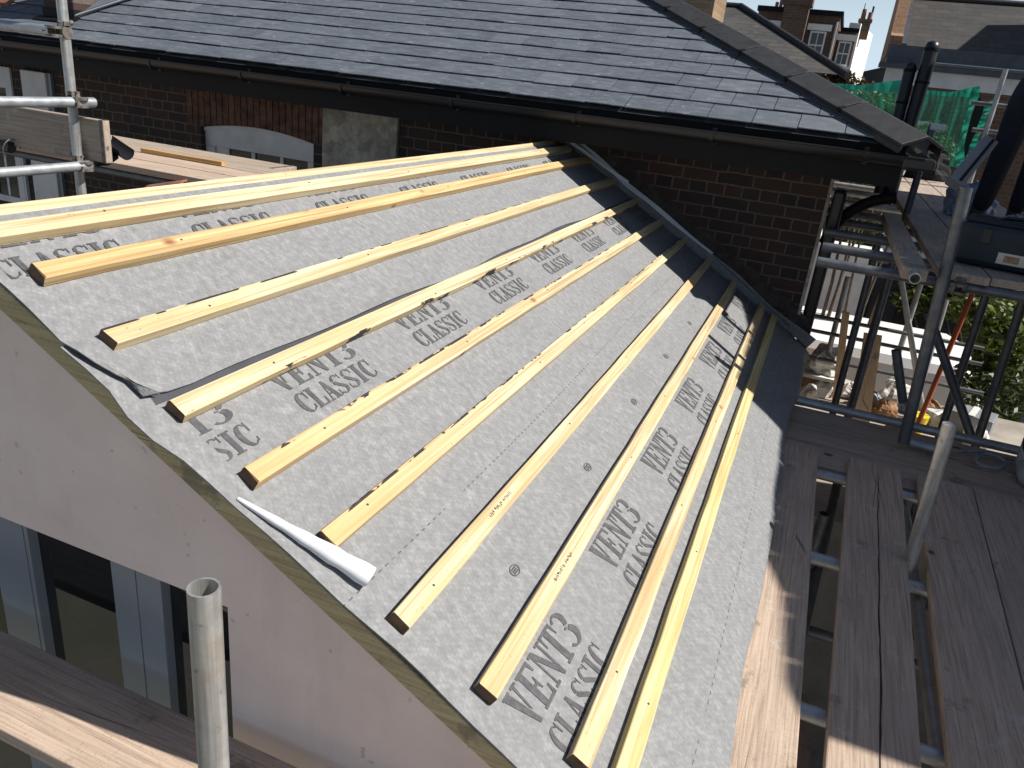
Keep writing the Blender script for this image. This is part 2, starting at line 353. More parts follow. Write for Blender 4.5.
# ------------------------------------------------------------------ mesh builder
def V(*a): return Vector(a)
class MB:
    def __init__(s): s.v = []; s.f = []; s.smooth = set()
    def add(s, vs, fs, smooth=False):
        o = len(s.v); s.v += [Vector(p) for p in vs]
        for f in fs:
            if smooth: s.smooth.add(len(s.f))
            s.f.append(tuple(i+o for i in f))
        return s
    def box(s, x0, x1, y0, y1, z0, z1):
        return s.obox(V((x0+x1)/2, (y0+y1)/2, (z0+z1)/2), V(1, 0, 0), V(0, 1, 0), V(0, 0, 1), (x1-x0)/2, (y1-y0)/2, (z1-z0)/2)
    def obox(s, c, ax, ay, az, hx, hy, hz, bevel=0):
        if bevel <= 0:
            vs = [c + ax*(i*hx) + ay*(j*hy) + az*(k*hz) for k in (-1, 1) for j in (-1, 1) for i in (-1, 1)]
            return s.add(vs, [(0, 2, 3, 1), (4, 5, 7, 6), (0, 1, 5, 4), (2, 6, 7, 3), (0, 4, 6, 2), (1, 3, 7, 5)])
        bm = bmesh.new(); bmesh.ops.create_cube(bm, size=2)
        for q in bm.verts: q.co = Vector((q.co.x*hx, q.co.y*hy, q.co.z*hz))
        bmesh.ops.bevel(bm, geom=list(bm.edges), offset=bevel, segments=2, affect='EDGES', profile=.5)
        bm.verts.ensure_lookup_table(); bm.verts.index_update()
        vs = [c + ax*q.co.x + ay*q.co.y + az*q.co.z for q in bm.verts]; fs = [tuple(q.index for q in f.verts) for f in bm.faces]
        bm.free(); return s.add(vs, fs)
    def prism(s, poly, off):
        """closed planar polygon (list of Vector) extruded by vector off"""
        n = len(poly); off = Vector(off); vs = [Vector(p) for p in poly] + [Vector(p)+off for p in poly]
        fs = [tuple(range(n))[::-1], tuple(range(n, 2*n))] + [(i, (i+1) % n, n+(i+1) % n, n+i) for i in range(n)]
        return s.add(vs, fs)
    def tube(s, p0, p1, r, seg=20, r1=None, hollow=False, caps=True):
        p0 = Vector(p0); p1 = Vector(p1); r1 = r if r1 is None else r1
        d = (p1-p0).normalized(); a = d.orthogonal().normalized(); b = d.cross(a)
        ring = lambda p, q: [p + (a*math.cos(t) + b*math.sin(t))*q for t in (2*math.pi*i/seg for i in range(seg))]
        vs = ring(p0, r) + ring(p1, r1); fs = [(i, (i+1) % seg, seg+(i+1) % seg, seg+i) for i in range(seg)]
        s.add(vs, fs, True)
        if hollow:
            ri, rj = r*.84, r1*.84; L = (p1-p0).length; dd = min(.35, L*.45)
            for (p, q, qi, inn) in ((p0, r, ri, d*dd), (p1, r1, rj, -d*dd)):
                o = ring(p, q) + ring(p, qi) + ring(p+inn, qi)
                f1 = [(i, (i+1) % seg, seg+(i+1) % seg, seg+i) for i in range(seg)]
                f2 = [(seg+i, seg+(i+1) % seg, 2*seg+(i+1) % seg, 2*seg+i) for i in range(seg)]
                s.add(o, f1); s.add(o, f2 + [tuple(range(2*seg, 3*seg))], True)
        elif caps:
            s.add(ring(p0, r), [tuple(range(seg))[::-1]]); s.add(ring(p1, r1), [tuple(range(seg))])
        return s
    def path(s, pts, r, seg=10, radii=None):
        pts = [Vector(p) for p in pts]; n = len(pts); rings = []; a = None
        for i, p in enumerate(pts):
            d = (pts[min(i+1, n-1)] - pts[max(i-1, 0)]).normalized()
            if a is None: a = d.orthogonal().normalized()
            a = (a - d*a.dot(d)).normalized(); b = d.cross(a); q = radii[i] if radii else r
            rings += [p + (a*math.cos(t) + b*math.sin(t))*q for t in (2*math.pi*k/seg for k in range(seg))]
        fs = [(i*seg+k, i*seg+(k+1) % seg, (i+1)*seg+(k+1) % seg, (i+1)*seg+k) for i in range(n-1) for k in range(seg)]
        s.add(rings, fs, True); s.add(rings[:seg], [tuple(range(seg))[::-1]]); s.add(rings[-seg:], [tuple(range(seg))]); return s
    def ball(s, c, rx, ry=None, rz=None, seg=14, rings=9):
        ry = ry or rx; rz = rz or rx; c = Vector(c); vs = []; fs = []
        for i in range(rings+1):
            th = math.pi*i/rings
            for k in range(seg):
                ph = 2*math.pi*k/seg; vs.append(c + V(rx*math.sin(th)*math.cos(ph), ry*math.sin(th)*math.sin(ph), rz*math.cos(th)))
        for i in range(rings):
            for k in range(seg): fs.append((i*seg+k, (i+1)*seg+k, (i+1)*seg+(k+1) % seg, i*seg+(k+1) % seg))
        return s.add(vs, fs, True)
    def grid(s, pts, thick=0, nrm=None, smooth=True):
        """pts[i][j]; optional thickness along nrm"""
        a = len(pts); b = len(pts[0]); vs = [p for row in pts for p in row]
        fs = [(i*b+j, (i+1)*b+j, (i+1)*b+j+1, i*b+j+1) for i in range(a-1) for j in range(b-1)]
        s.add(vs, fs, smooth)
        if thick:
            n = Vector(nrm)*thick; s.add([p-n for p in vs], [f[::-1] for f in fs], smooth)
            rim = [(0, j) for j in range(b)] + [(i, b-1) for i in range(1, a)] + [(a-1, j) for j in range(b-2, -1, -1)] + [(i, 0) for i in range(a-2, 0, -1)]
            rp = [pts[i][j] for i, j in rim]; m = len(rp)
            s.add(rp + [p-n for p in rp], [(k, (k+1) % m, m+(k+1) % m, m+k) for k in range(m)])
        return s
    def build(s, name, mat, parent=None, loc=None, kind=None, bevel=0, recalc=True):
        o0 = Vector(loc) if loc is not None else (WORLDLOC[parent.name] if parent else Vector((0, 0, 0)))
        me = bpy.data.meshes.new(name); me.from_pydata([tuple(p-o0) for p in s.v], [], s.f)
        for i, p in enumerate(me.polygons): p.use_smooth = i in s.smooth
        if recalc:
            bm = bmesh.new(); bm.from_mesh(me); bmesh.ops.recalc_face_normals(bm, faces=bm.faces); bm.to_mesh(me); bm.free()
        me.materials.append(MT[mat] if isinstance(mat, str) else mat)
        o = bpy.data.objects.new(name, me); COL.objects.link(o)
        if parent: o.parent = parent; o.location = o0 - WORLDLOC[parent.name]
        else: o.location = o0
        WORLDLOC[o.name] = o0
        if kind: o['kind'] = kind
        if bevel:
            m = o.modifiers.new('edge', 'BEVEL'); m.width = bevel; m.segments = 2; m.limit_method = 'ANGLE'; m.angle_limit = math.radians(40)
        return o
WORLDLOC = {}
def tag(o, label, cat, group=None):
    o['label'] = label; o['category'] = cat
    if group: o['group'] = group
    return o
def thing(name, label, cat, loc, group=None):
    o = bpy.data.objects.new(name, None); o.empty_display_size = .1; COL.objects.link(o); o.location = loc; WORLDLOC[o.name] = Vector(loc)
    return tag(o, label, cat, group)
EX, EY, EZ = V(1, 0, 0), V(0, 1, 0), V(0, 0, 1)

def scaffold_tube(p0, p1, label, mat='galv', r=.0242, group=None, name='scaffold_tube', hollow=True):
    o = MB().tube(p0, p1, r, 22, hollow=hollow).build(name, mat, loc=p0); return tag(o, label, 'scaffold tube', group)
def coupler(p, d0, d1, label, group='couplers clamped on the scaffold tubes', off=None):
    """double coupler: two clamp bands at right angles, a bolt and nut each"""
    p = Vector(p); d0 = Vector(d0).normalized(); d1 = Vector(d1).normalized(); n = d0.cross(d1).normalized()
    t = thing('tube_coupler', label, 'coupler', p, group)
    for d, sgn in ((d0, -1), (d1, 1)):
        c = p + n*(.0255*sgn); mb = MB()
        for k in (-.018, .018): mb.tube(c + d*(k-.006), c + d*(k+.006), .031, 18)
        e = d.cross(n); mb.obox(c + e*.036, d, e, n, .024, .012, .016)
        mb.build('clamp_band', 'iron', t)
        b = MB(); b.tube(c + e*.045 - n*.03, c + e*.045 + n*.045, .006, 8); b.tube(c + e*.045 + n*.03, c + e*.045 + n*.048, .013, 6)
        b.build('bolt', 'iron', t)
    return t
def board(c, along, length, width, thick, label, mat, group=None, name='scaffold_board', turn=0, bands=True):
    """scaffold board lying flat: long timber with hoop iron bands on its ends"""
    c = Vector(c); up = EZ; rot = Matrix.Rotation(-turn, 3, 'Z')
    a = rot @ (EX if along == 'x' else EY); b = rot @ (EY if along == 'x' else EX)
    t = thing(name, label, 'scaffold board', c, group)
    MB().obox(c - up*(thick/2), a, b, up, length/2, width/2, thick/2, .004).build('plank', mat, t)
    if bands:
        for sg in (-1, 1):
            MB().obox(c + a*(sg*(length/2-.035)) - up*(thick/2), a, b, up, .014, width/2+.0012, thick/2+.0012).build('end_band', 'iron', t)
    return t

# leafy crown: many small leaf faces round clump centres
def leaves(mb, clumps, n, size, r):
    for c, rad in clumps:
        c = Vector(c)
        for _ in range(n):
            d = Vector((r.gauss(0, 1), r.gauss(0, 1), r.gauss(0, 1))).normalized()*(rad*r.random()**.45)
            p = c + V(d.x, d.y, d.z*.85); s = size*r.uniform(.6, 1.3)
            a = Vector((r.gauss(0, 1), r.gauss(0, 1), r.gauss(0, .6))).normalized(); b = a.orthogonal().normalized()
            b = (b*math.cos(q := r.uniform(0, 6.28)) + a.cross(b)*math.sin(q))
            mb.add([p - a*s, p + b*(s*.45), p + a*s, p - b*(s*.45)], [(0, 1, 2, 3)])
    return mb
SKY_STRENGTH, SUN_STRENGTH, EXPOSURE = .058, 5.0, 0.44
# ================================================================== the extension and its half-battened roof
TH = math.radians(30); SV = V(math.cos(TH), 0, -math.sin(TH)); NN = V(math.sin(TH), 0, math.cos(TH)); D = 1.2
def rp(u, s, h=0): return SV*s - NN*D + EY*u + NN*h      # roof point: u along the battens, s down the slope, h above the sheet
YW = 5.2                                                  # face of the brick house
S_TOP, S_EAVE = -1.234, .80
RIDGE = rp(0, S_TOP); XR = RIDGE.x

ext = thing('rendered_extension', 'pink rendered extension under the sloping grey felted roof, with grey framed glazed doors', 'building', (-1.4, 3.1, -H))
def gable_poly(y):
    e = rp(y, S_EAVE-.03, -.075); r = rp(y, S_TOP, -.075); xl = 2*XR - e.x
    return [V(xl, y, e.z), V(r.x, y, r.z), V(e.x, y, e.z)]
GX0, GX1, GZ1 = -3.3, -1.02, -1.185                       # glazed opening in the gable wall
gp = gable_poly(1.12); xl, xr, ze, zr = gp[0].x, gp[2].x, gp[0].z, gp[1].z
w = MB()
def zroof(x): return zr + (ze-zr)*abs(x-XR)/(xr-XR)
xs_ = sorted({xl, GX0, XR, GX1, xr})
for a, b in zip(xs_, xs_[1:]):
    lo = GZ1 if a >= GX0 and b <= GX1 else -H
    w.prism([V(a, 1.12, lo), V(b, 1.12, lo), V(b, 1.12, zroof(b)), V(a, 1.12, zroof(a))], (0, .25, 0))
w.box(xr-.25, xr, 1.37, YW, -H, ze); w.box(xl, xl+.25, 1.37, YW, -H, ze)
w.build('wall', 'pink', ext)
dk = MB(); dk.prism([rp(1.10, S_TOP, -.012), rp(1.10, .66, -.012), rp(1.10, .66, -.07), rp(1.10, S_TOP, -.07)], (0, YW-1.12, 0))
mx = lambda p: V(2*XR-p.x, p.y, p.z)
dk.prism([mx(rp(1.10, S_TOP+.002, -.012)), mx(rp(1.10, .66, -.012)), mx(rp(1.10, .66, -.07)), mx(rp(1.10, S_TOP+.002, -.07))], (0, YW-1.12, 0))
dk.build('roof_deck', 'ply', ext)
vb = MB(); vb.prism([rp(1.058, S_TOP-.05, -.010), rp(1.058, .84, -.008), rp(1.058, .84, -.052), rp(1.058, S_TOP-.05, -.066)], (0, .040, 0))
vb.build('verge_board', 'verge_wood', ext, bevel=.003)
# glazed doors: frame stiles, panes, head and threshold
fr = MB(); yf = 1.145
for a, b in ((-1.700, -1.687), (-1.83, -1.704), (-1.402, -1.3245), (-1.3215, -1.244), (-2.33, -2.20), (-2.80, -2.72), (-1.035, -1.021)):
    fr.box(a, b, yf, yf+.05, -3.35, GZ1)
fr.box(GX0, GX1, yf+.006, yf+.044, -3.40, -3.35); fr.box(GX0, GX1, yf+.006, yf+.044, GZ1-.012, GZ1-.001)
f0 = fr.build('door_frame', 'alu', ext, bevel=.002)
for a, b in ((-1.687, -1.402), (-1.244, -1.035), (-2.20, -1.83), (-2.72, -2.33), (-3.29, -2.80)):
    p = MB().box(a, b, yf+.028, yf+.034, -3.35, GZ1-.012).build('glass_pane', 'glass', f0)
MB().box(GX0, GX1, 1.12, 1.37, -H, -3.40).build('plinth', 'pink', ext)

# ------------------------------------------------------------------ membrane sheets
def sheet_z(u, s):
    h = 0
    if u < 1.14: h += (.003+.003*math.sin(s*9+.6))*(1.14-u)/.09 + .002*math.sin(s*23)*(1.14-u)/.09
    if s > .66:
        k = (s-.66)/.20; h -= .020*k*k; h += k*(.005*math.sin(u*5.1+s*9) + .004*math.sin(u*11.7+1))
        if s > .845: h -= (s-.845)*1.1
    if u > 5.08: h += .0
    return h
low = thing('roofing_membrane', 'lower grey printed membrane sheet between the eaves and the lap in mid roof', 'roofing membrane', rp(3, .1), 'membrane sheets on the roof')
us = [1.045, 1.06, 1.08, 1.10, 1.14] + [1.14+i*.07 for i in range(1, 58)] + [YW-.012]
ss = [-.86+i*.07 for i in range(22)] + [.70, .73, .76, .79, .81, .83, .845, .856, .866]
def eave_wob(u): return .010*math.sin(u*2.9+.4)+.008*math.sin(u*6.3)+.03*math.exp(-((u-4.7)/.35)**2)-.022*math.exp(-((u-2.25)/.3)**2)+(.05*(u-5.05)/.14 if u > 5.05 else 0)
def verge_u(s): return (.009 if s > -.3 else .009-.015*min(1, (-.3-s)/.25))+.0025*math.sin(s*7+1)+.0012*math.sin(s*17) + (-.022*math.exp(-((s+.62)/.07)**2))
def lowpt(u, s):
    uu = u + (verge_u(s) if u < 1.05 else 0); k = max(0, (s-.70)/.166); sx = s + eave_wob(u)*k
    return rp(uu, sx, sheet_z(uu, s))
MB().grid([[lowpt(u, s) for s in ss] for u in us], .0035, NN).build('sheet', 'membrane_low', low)
# the sheet turns up the wall at the far end
up = []
for i in range(5):
    up.append([rp(YW-.012-.003*i, s, .002+.017*i*(1+.15*math.sin(s*9))) for s in ss])
MB().grid(up, .003, EY).build('upstand', 'membrane', low)
# dark lap strip along the top of the lower sheet
lap = MB(); lap.grid([[rp(u, s, .0025 + .001*math.sin(u*9)) for s in (-.80, -.74, -.69, -.650)] for u in us[1:-1]])
lap.build('lap_strip', 'lap', low)
# curled-up corner: a cone of sheet rolled back over the verge, white underside outward
cu = []
for i in range(15):
    t = i/14; ctr = Vector(rp(1.064+.068*t, -.385+.30*t, .004+.019*t)); r = (.003+.0175*t)*(1+.07*math.sin(i*2.1)+.05*math.sin(i*.9))
    ax = (rp(1.132, -.085) - rp(1.064, -.385)).normalized(); e1 = NN; e2 = ax.cross(NN).normalized()
    cu.append([ctr + e1*(r*math.sin(a)) + e2*(r*1.25*math.cos(a)) for a in (math.radians(q) for q in range(-75, 226, 15))])
MB().grid(cu, .0012, NN).build('curled_edge', 'white_sheet', low)
upp = thing('roofing_membrane', 'upper grey printed membrane sheet between the ridge and its dark lap edge in mid roof', 'roofing membrane', rp(3, -1), 'membrane sheets on the roof')
su = [S_TOP-.012+i*.045 for i in range(13)]
def uppt(u, k):
    end = -.655 + .006*math.sin(u*3.1) + .005*math.sin(u*7.7+1) + (-.02*math.exp(-((u-1.09)/.05)**2))
    s = (S_TOP-.004) + (end-(S_TOP-.004))*k/14
    uu = u + ((.006*math.sin(s*11) + .075*max(0, (s+.86)/.2)**1.6) if u < 1.05 else (.048*max(0, (s+.86)/.2)**1.6 if u < 1.07 else 0))
    h = .0062 + .002*max(0, (k-12)/2)*(1+math.sin(u*4.2)*.7) + (.010*max(0, 1.16-u)/.1 if k > 9 else 0)
    return rp(uu, s, h)
MB().grid([[uppt(u, k) for k in range(15)] for u in us], .003, NN).build('sheet', 'membrane', upp)
of = []
for i in range(6): of.append([mx(rp(u, S_TOP-.002+i*.4, .0062)) for u in (us[0], 2.4, 3.8, us[-1])])
MB().grid(of, .003, V(-NN.x, 0, NN.z)).build('far_slope', 'membrane', upp)
upu = [[rp(YW-.012-.003*i, s, .008+.017*i) for s in su] for i in range(5)]
MB().grid(upu, .003, EY).build('upstand', 'membrane', upp)

# ------------------------------------------------------------------ printed words, cut like heavy condensed stencil slab letters
def cres(cx, cy, RX, RY, ix, iy, rx, ry, a0, a1, n=12):
    A = [math.radians(a0+(a1-a0)*i/n) for i in range(n+1)]
    return [(cx+RX*math.cos(a), cy+RY*math.sin(a)) for a in A] + [(ix+rx*math.cos(a), iy+ry*math.sin(a)) for a in reversed(A)]
GL = {
 'V': [[(.04,.93),(.38,.93),(.64,0),(.46,0)], [(.66,.93),(.78,.93),(.64,.30),(.585,.40)], [(0,.94),(.44,.94),(.44,1),(0,1)], [(.56,.94),(.92,.94),(.92,1),(.56,1)]],
 'E': [[(.08,.075),(.36,.075),(.36,.925),(.08,.925)], [(0,.93),(.74,.93),(.81,.72),(.90,.72),(.90,1),(0,1)], [(0,.07),(0,0),(.90,0),(.90,.28),(.81,.28),(.74,.07)], [(.37,.46),(.52,.46),(.57,.33),(.63,.33),(.63,.67),(.57,.67),(.52,.54),(.37,.54)]],
 'N': [[(.13,.075),(.22,.075),(.22,.78),(.13,.92)], [(0,0),(.34,0),(.34,.07),(0,.07)], [(0,1),(0,.935),(.125,.935),(.23,.78),(.71,0),(.86,0),(.86,.14),(.34,1)], [(.75,.93),(.86,.93),(.86,.16),(.75,.34)], [(.62,.935),(.98,.935),(.98,1),(.62,1)]],
 'T': [[(.32,.075),(.62,.075),(.62,.925),(.32,.925)], [(0,1),(0,.66),(.06,.66),(.14,.93),(.80,.93),(.88,.66),(.94,.66),(.94,1)], [(.20,0),(.74,0),(.74,.07),(.20,.07)]],
 '3': [cres(.36,.74,.44,.26,.30,.74,.21,.20,150,-52), cres(.36,.28,.50,.28,.28,.28,.24,.21,52,-150), [(.30,.48),(.46,.48),(.46,.54),(.30,.54)]],
 'C': [cres(.50,.5,.50,.5,.58,.5,.25,.44,52,308), [(.82,.60),(.90,.60),(.90,1),(.84,.98),(.80,.90)], [(.80,.12),(.88,.30),(.93,.28),(.90,.10)]],
 'L': [[(.10,.075),(.40,.075),(.40,.925),(.10,.925)], [(0,.93),(.52,.93),(.52,1),(0,1)], [(0,.07),(0,0),(.92,0),(.92,.36),(.84,.36),(.76,.07)]],
 'A': [[(.34,1),(.54,1),(.90,.075),(.58,.075)], [(.12,.075),(.20,.075),(.40,.74),(.355,.93)], [(.285,.30),(.505,.30),(.485,.37),(.305,.37)], [(.02,0),(.32,0),(.32,.07),(.02,.07)], [(.48,0),(1,0),(1,.07),(.48,.07)]],
 'S': [cres(.47,.74,.40,.26,.50,.74,.22,.205,35,185), cres(.44,.26,.42,.26,.40,.26,.22,.205,215,365), [(.08,.68),(.28,.70),(.84,.34),(.85,.25),(.65,.24),(.12,.56)], [(.80,.72),(.87,.70),(.87,.98),(.82,.98)], [(.03,.04),(.08,.04),(.08,.32),(.02,.32)]],
 'I': [[(.14,.075),(.46,.075),(.46,.925),(.14,.925)], [(0,.93),(.60,.93),(.60,1),(0,1)], [(0,0),(.60,0),(.60,.07),(0,.07)]],
}
ADV = {'I': .70}
def clip_half(poly, axis, lim, keep_ge):
    out = []
    for i, p in enumerate(poly):
        q = poly[(i+1) % len(poly)]; ip = (p[axis] >= lim) == keep_ge; iq = (q[axis] >= lim) == keep_ge
        if ip: out.append(p)
        if ip != iq:
            t = (lim-p[axis])/(q[axis]-p[axis]); out.append(tuple(a+(b-a)*t for a, b in zip(p, q)))
    return out
def word(mb, text, u0, s_base, hgt, width, h=.0016, umin=1.075, umax=5.15, lift=lambda u, s: 0):
    total = sum(ADV.get(c, 1.0) for c in text); k = width/total; x = 0
    for c in text:
        for poly in GL[c]:
            pl = [(u0+(x+px*.97)*k, s_base-py*hgt) for px, py in poly]
            pl = clip_half(pl, 0, umin, True); pl = clip_half(pl, 0, umax, False) if len(pl) > 2 else pl
            if len(pl) > 2: mb.add([rp(u, s, h+lift(u, s)) for u, s in pl], [tuple(range(len(pl)))])
        x += ADV.get(c, 1.0)
def emblem(mb, u, s):
    """small oval badge printed beside the words: ring with hatching"""
    n = 22
    for i in range(n):
        a, b = 2*math.pi*i/n, 2*math.pi*(i+1)/n
        mb.add([rp(u+.021*math.cos(q)*r, s+.014*math.sin(q)*r, .0016) for q, r in ((a, 1), (b, 1), (b, .82), (a, .82))], [(0, 1, 2, 3)])
    for j in (-2, -1, 0, 1, 2):
        for k in (-1, 0, 1):
            mb.add([rp(u+.0045*j+dx, s+.0055*k+dy, .0016) for dx, dy in ((-.0017, -.002), (.0017, -.002), (.0017, .002), (-.0017, .002))], [(0, 1, 2, 3)])
def lettering(parent, u0, sv, hv, sc, hc, off=0, em=None, h=.0016):
    mb = MB(); word(mb, 'VENT3', u0, sv, hv, .345, h); word(mb, 'CLASSIC', u0+.012, sc, hc, .325, h)
    if mb.f: mb.build('printed_lettering', 'ink', parent, recalc=False)
    if em:
        m2 = MB(); emblem(m2, u0+.335, em); m2.build('printed_badge', 'ink', parent, recalc=False)
for k in range(7): lettering(low, 1.150+.610*k, .372, .092, .462, .068, em=.148)
for k in range(-1, 7): lettering(low, 1.386+.5835*k+(.095 if k < 0 else 0), -.544, .066, -.464, .064)
for k in range(-1, 7): lettering(upp, 1.610+.562*k, -1.140, .066, -1.050, .060, h=.0086)

# ------------------------------------------------------------------ battens
def batten(s, u0, u1, mat, label, skew=0, seed=0, far=False):
    t = thing('roofing_batten', label, 'batten', rp(u0, s-.0235, .0), 'battens nailed across the roof')
    r = random.Random(seed+5); L = u1-u0; W, TT = .047, .025; nseg = 26
    wob = [r.uniform(-1, 1)*.0014 for _ in range(nseg+1)]; ch = [r.uniform(-1, 1)*.0009 for _ in range(nseg+1)]
    base = .0035 if s > -.62 else .0085
    pts = []
    for i in range(nseg+1):
        q = i/nseg; u = u0+L*q; sc = s-W/2+skew*q+wob[i]*.6+.0025*math.sin(q*3.1+seed)
        c = .0018; hw = W/2+ch[i]
        prof = [(-hw, 0), (hw, 0), (hw, TT-c), (hw-c, TT), (-hw+c, TT), (-hw, TT-c)]
        if i == 0:   # slightly ragged saw cut
            pts.append([rp(u + r.uniform(-.004, .004), sc+a, base+b) for a, b in prof])
        else: pts.append([rp(u, sc+a, base+b) for a, b in prof])
    mb = MB(); vs = [p for row in pts for p in row]; m = 6
    fs = [(i*m+k, i*m+(k+1) % m, (i+1)*m+(k+1) % m, (i+1)*m+k) for i in range(nseg) for k in range(m)]
    fs += [tuple(range(m))[::-1], tuple(range(nseg*m, nseg*m+m))]; mb.add(vs, fs)
    # build in the batten's own axes so grain follows it
    if far: mb.v = [mx(p) for p in mb.v]
    ob = mb.build('timber', mat, t); me = ob.data
    me.materials.append(MT['end_grain']); me.polygons[len(fs)-2].material_index = 1; me.polygons[len(fs)-1].material_index = 1
    q = Matrix((SV, EY, NN)).to_4x4(); me.transform(q); ob.rotation_euler = q.inverted().to_euler()
    for k in range(0 if far else 5):
        q2 = (k+.35+r.uniform(-.2, .2))/5; u = u0+L*q2; sc = s-W/2+skew*q2+r.uniform(-.008, .008)
        nl = MB(); nl.tube(rp(u, sc, base+TT-.001), rp(u, sc, base+TT+.0014), .0030, 8); nl.build('nail_head', 'stamp', t)
    return t
YB = YW-.02
BT = [(-1.185, 1.0, 4.98, 'pine', 'topmost pale batten running along the ridge of the felted roof'),
      (-1.150, 1.06, 5.06, 'pine', 'second batten from the ridge, pale with two red knots, reaching the left picture edge'),
      (-1.016, 1.118, YB, 'pine_orange', 'third batten from the ridge, honey coloured, above the widest bare grey strip'),
      (-.803, 1.120, YB, 'pine_bark', 'fourth batten from the ridge, ragged sawn end and dark bark flecks on its upper edge'),
      (-.586, 1.106, YB, 'pine_bark_low', 'fifth batten from the ridge, lying just below the dark lap of the upper membrane'),
      (-.378, 1.110, YB, 'pine_bark_warm', 'sixth batten from the ridge, below the middle row of printed words'),
      (-.176, 1.126, YB, 'pine_bark_warm', 'seventh batten from the ridge, its end just behind the curled white membrane edge'),
      (.041, 1.100, YB, 'pine', 'eighth batten from the ridge, with a small black ink stamp below the dotted lap line'),
      (.261, 1.122, YB, 'pine', 'ninth batten from the ridge, end cut dark above the lowest row of printed words'),
      (.495, 1.150, YB, 'pine', 'tenth batten from the ridge, upper one of the close pair near the eaves'),
      (.594, .99, YB, 'pine_green', 'lowest batten, greenish, lower one of the close pair nearest the eaves')]
for i, (s, u0, u1, m, lab) in enumerate(BT):
    b = batten(s, u0, u1, m, lab, seed=i, skew={1: .012, 3: .01}.get(i, 0), far=(i == 0))
    if i == 7 or i == 8:     # faint ink stamp: too small to read, short strokes
        mb = MB(); r = random.Random(3+i); u = u0+.44 if i == 7 else u0+.40
        for k in range(19):
            if k in (4, 11): continue
            du = u+k*.0072
            for q in range(r.choice((2, 3))):
                a = r.uniform(0, .004); c = s-.030+r.uniform(0, .007)
                mb.add([rp(du+a, c, .0292), rp(du+a+.0016, c, .0292), rp(du+a+.0016, c+.006, .0292), rp(du+a, c+.006, .0292)], [(0, 1, 2, 3)])
        mb.build('ink_stamp', 'stamp', b, recalc=False)

# flashing strips at the foot of the brick wall
fl = MB(); rows = []
for i in range(30):
    q = i/29; s = -1.17+1.17*q; w0 = .012+.020*math.sin(math.pi*min(1, q*1.02))+.003*math.sin(q*21); y = YW-.035+.006*math.sin(q*9)
    rows.append([rp(y-.006*j, s, .082+.004*math.sin(q*13)-w0*j*.9) for j in (0, .33, .66, 1)])
fl.grid(rows, .002, -EY)
tag(fl.build('flashing_strip', 'flash', loc=rp(YW-.04, -.6, .08)), 'pale grey flashing strip running down the foot of the dark brick wall', 'flashing', 'flashing strips at the wall')
f2 = MB(); rows = []
for i in range(14):
    q = i/13; s = -1.19+.46*q; y = YW-.085+.045*q+.006*math.sin(q*7)
    rows.append([rp(y-.004*j, s, .058+.03*q-.020*j) for j in (0, .5, 1)])
f2.grid(rows, .002, -EY)
tag(f2.build('flashing_strip', 'flash', loc=rp(YW-.09, -1, .05)), 'short loose white strip lying below the long flashing at the roof top corner', 'flashing', 'flashing strips at the wall')
f3 = MB(); rows = []
for i in range(12):
    q = i/11; s = .02+.66*q; rows.append([rp(YW-.024-.003*j, s, .072-.010*j-.03*q) for j in (0, 1)])
f3.grid(rows, .002, -EY)
tag(f3.build('flashing_strip', 'lead', loc=rp(YW-.03, .4, .07)), 'thin dark lower flashing edge between the eaves corner and the brick wall', 'flashing', 'flashing strips at the wall')
# ================================================================== the brick house behind
GY, GZ = 4.64, -.205                                       # gutter front edge
XC = .05                                                   # right-hand corner of the wall
hs = thing('brick_house', 'brick house with dark slate roof, black gutter and fascia behind the felted roof', 'house', (-4, 7.5, -H))
wl = MB(); XL = -10.5
WX0, WX1, WZ0 = -4.80, -3.70, -1.9                         # arched window opening (left, right, bottom)
def arch_z(x): q = (x-(WX0+WX1)/2)/((WX1-WX0)/2); return -.685+.055*(1-q*q)
wtop = -.25
ap = [(WX0+(WX1-WX0)*i/12) for i in range(13)]
wl.box(XL, WX0, YW, YW+.3, -H, wtop); wl.box(WX1, XC, YW, YW+.3, -H, wtop); wl.box(WX0, WX1, YW, YW+.3, -H, WZ0)
for a, b in zip(ap, ap[1:]): wl.prism([V(a, YW, arch_z(a)), V(b, YW, arch_z(b)), V(b, YW, wtop), V(a, YW, wtop)], (0, .3, 0))
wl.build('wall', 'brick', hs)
MB().box(XC-.3, XC-.002, YW+.3, 11, -H, wtop).build('side_wall', 'brick_y', hs)
cm = MB(); cm.box(XC-.010, XC+.010, YW-.006, YW+.05, -1.6, -.38); cm.build('sunlit_corner_edge', 'stone', hs)  # pale corner mortar, its bright tone partly for the grazing sunlight
# fillet of mortar over the flashing
fm = MB(); fm.grid([[rp(YW-.002-.012*j-.005*math.sin(i*2.3+j*3), -1.2+1.95*i/40, .150+.010*math.sin(i*.9)+.008*math.sin(i*2.1)-.08*j) for j in (0, .3, .6, 1)] for i in range(41)], .004, -EY); fm.build('mortar_fillet', 'mortar_dark', hs)
# brick arch over the window: bricks on end
ar = MB()
for i in range(22):
    x0 = WX0-.12+(WX1-WX0+.24)*i/22; x1 = WX0-.12+(WX1-WX0+.24)*(i+.86)/22; z0 = arch_z(min(max((x0+x1)/2, WX0), WX1))+.004
    ar.box(x0, x1, YW-.012, YW+.02, z0, -.40-.006*(i % 3))
ar.build('window_arch', 'brick_arch', hs)
MB().box(-3.60, -2.95, YW-.035, YW+.02, -1.6, -.40).build('stone_patch', 'stone', hs, bevel=.01)
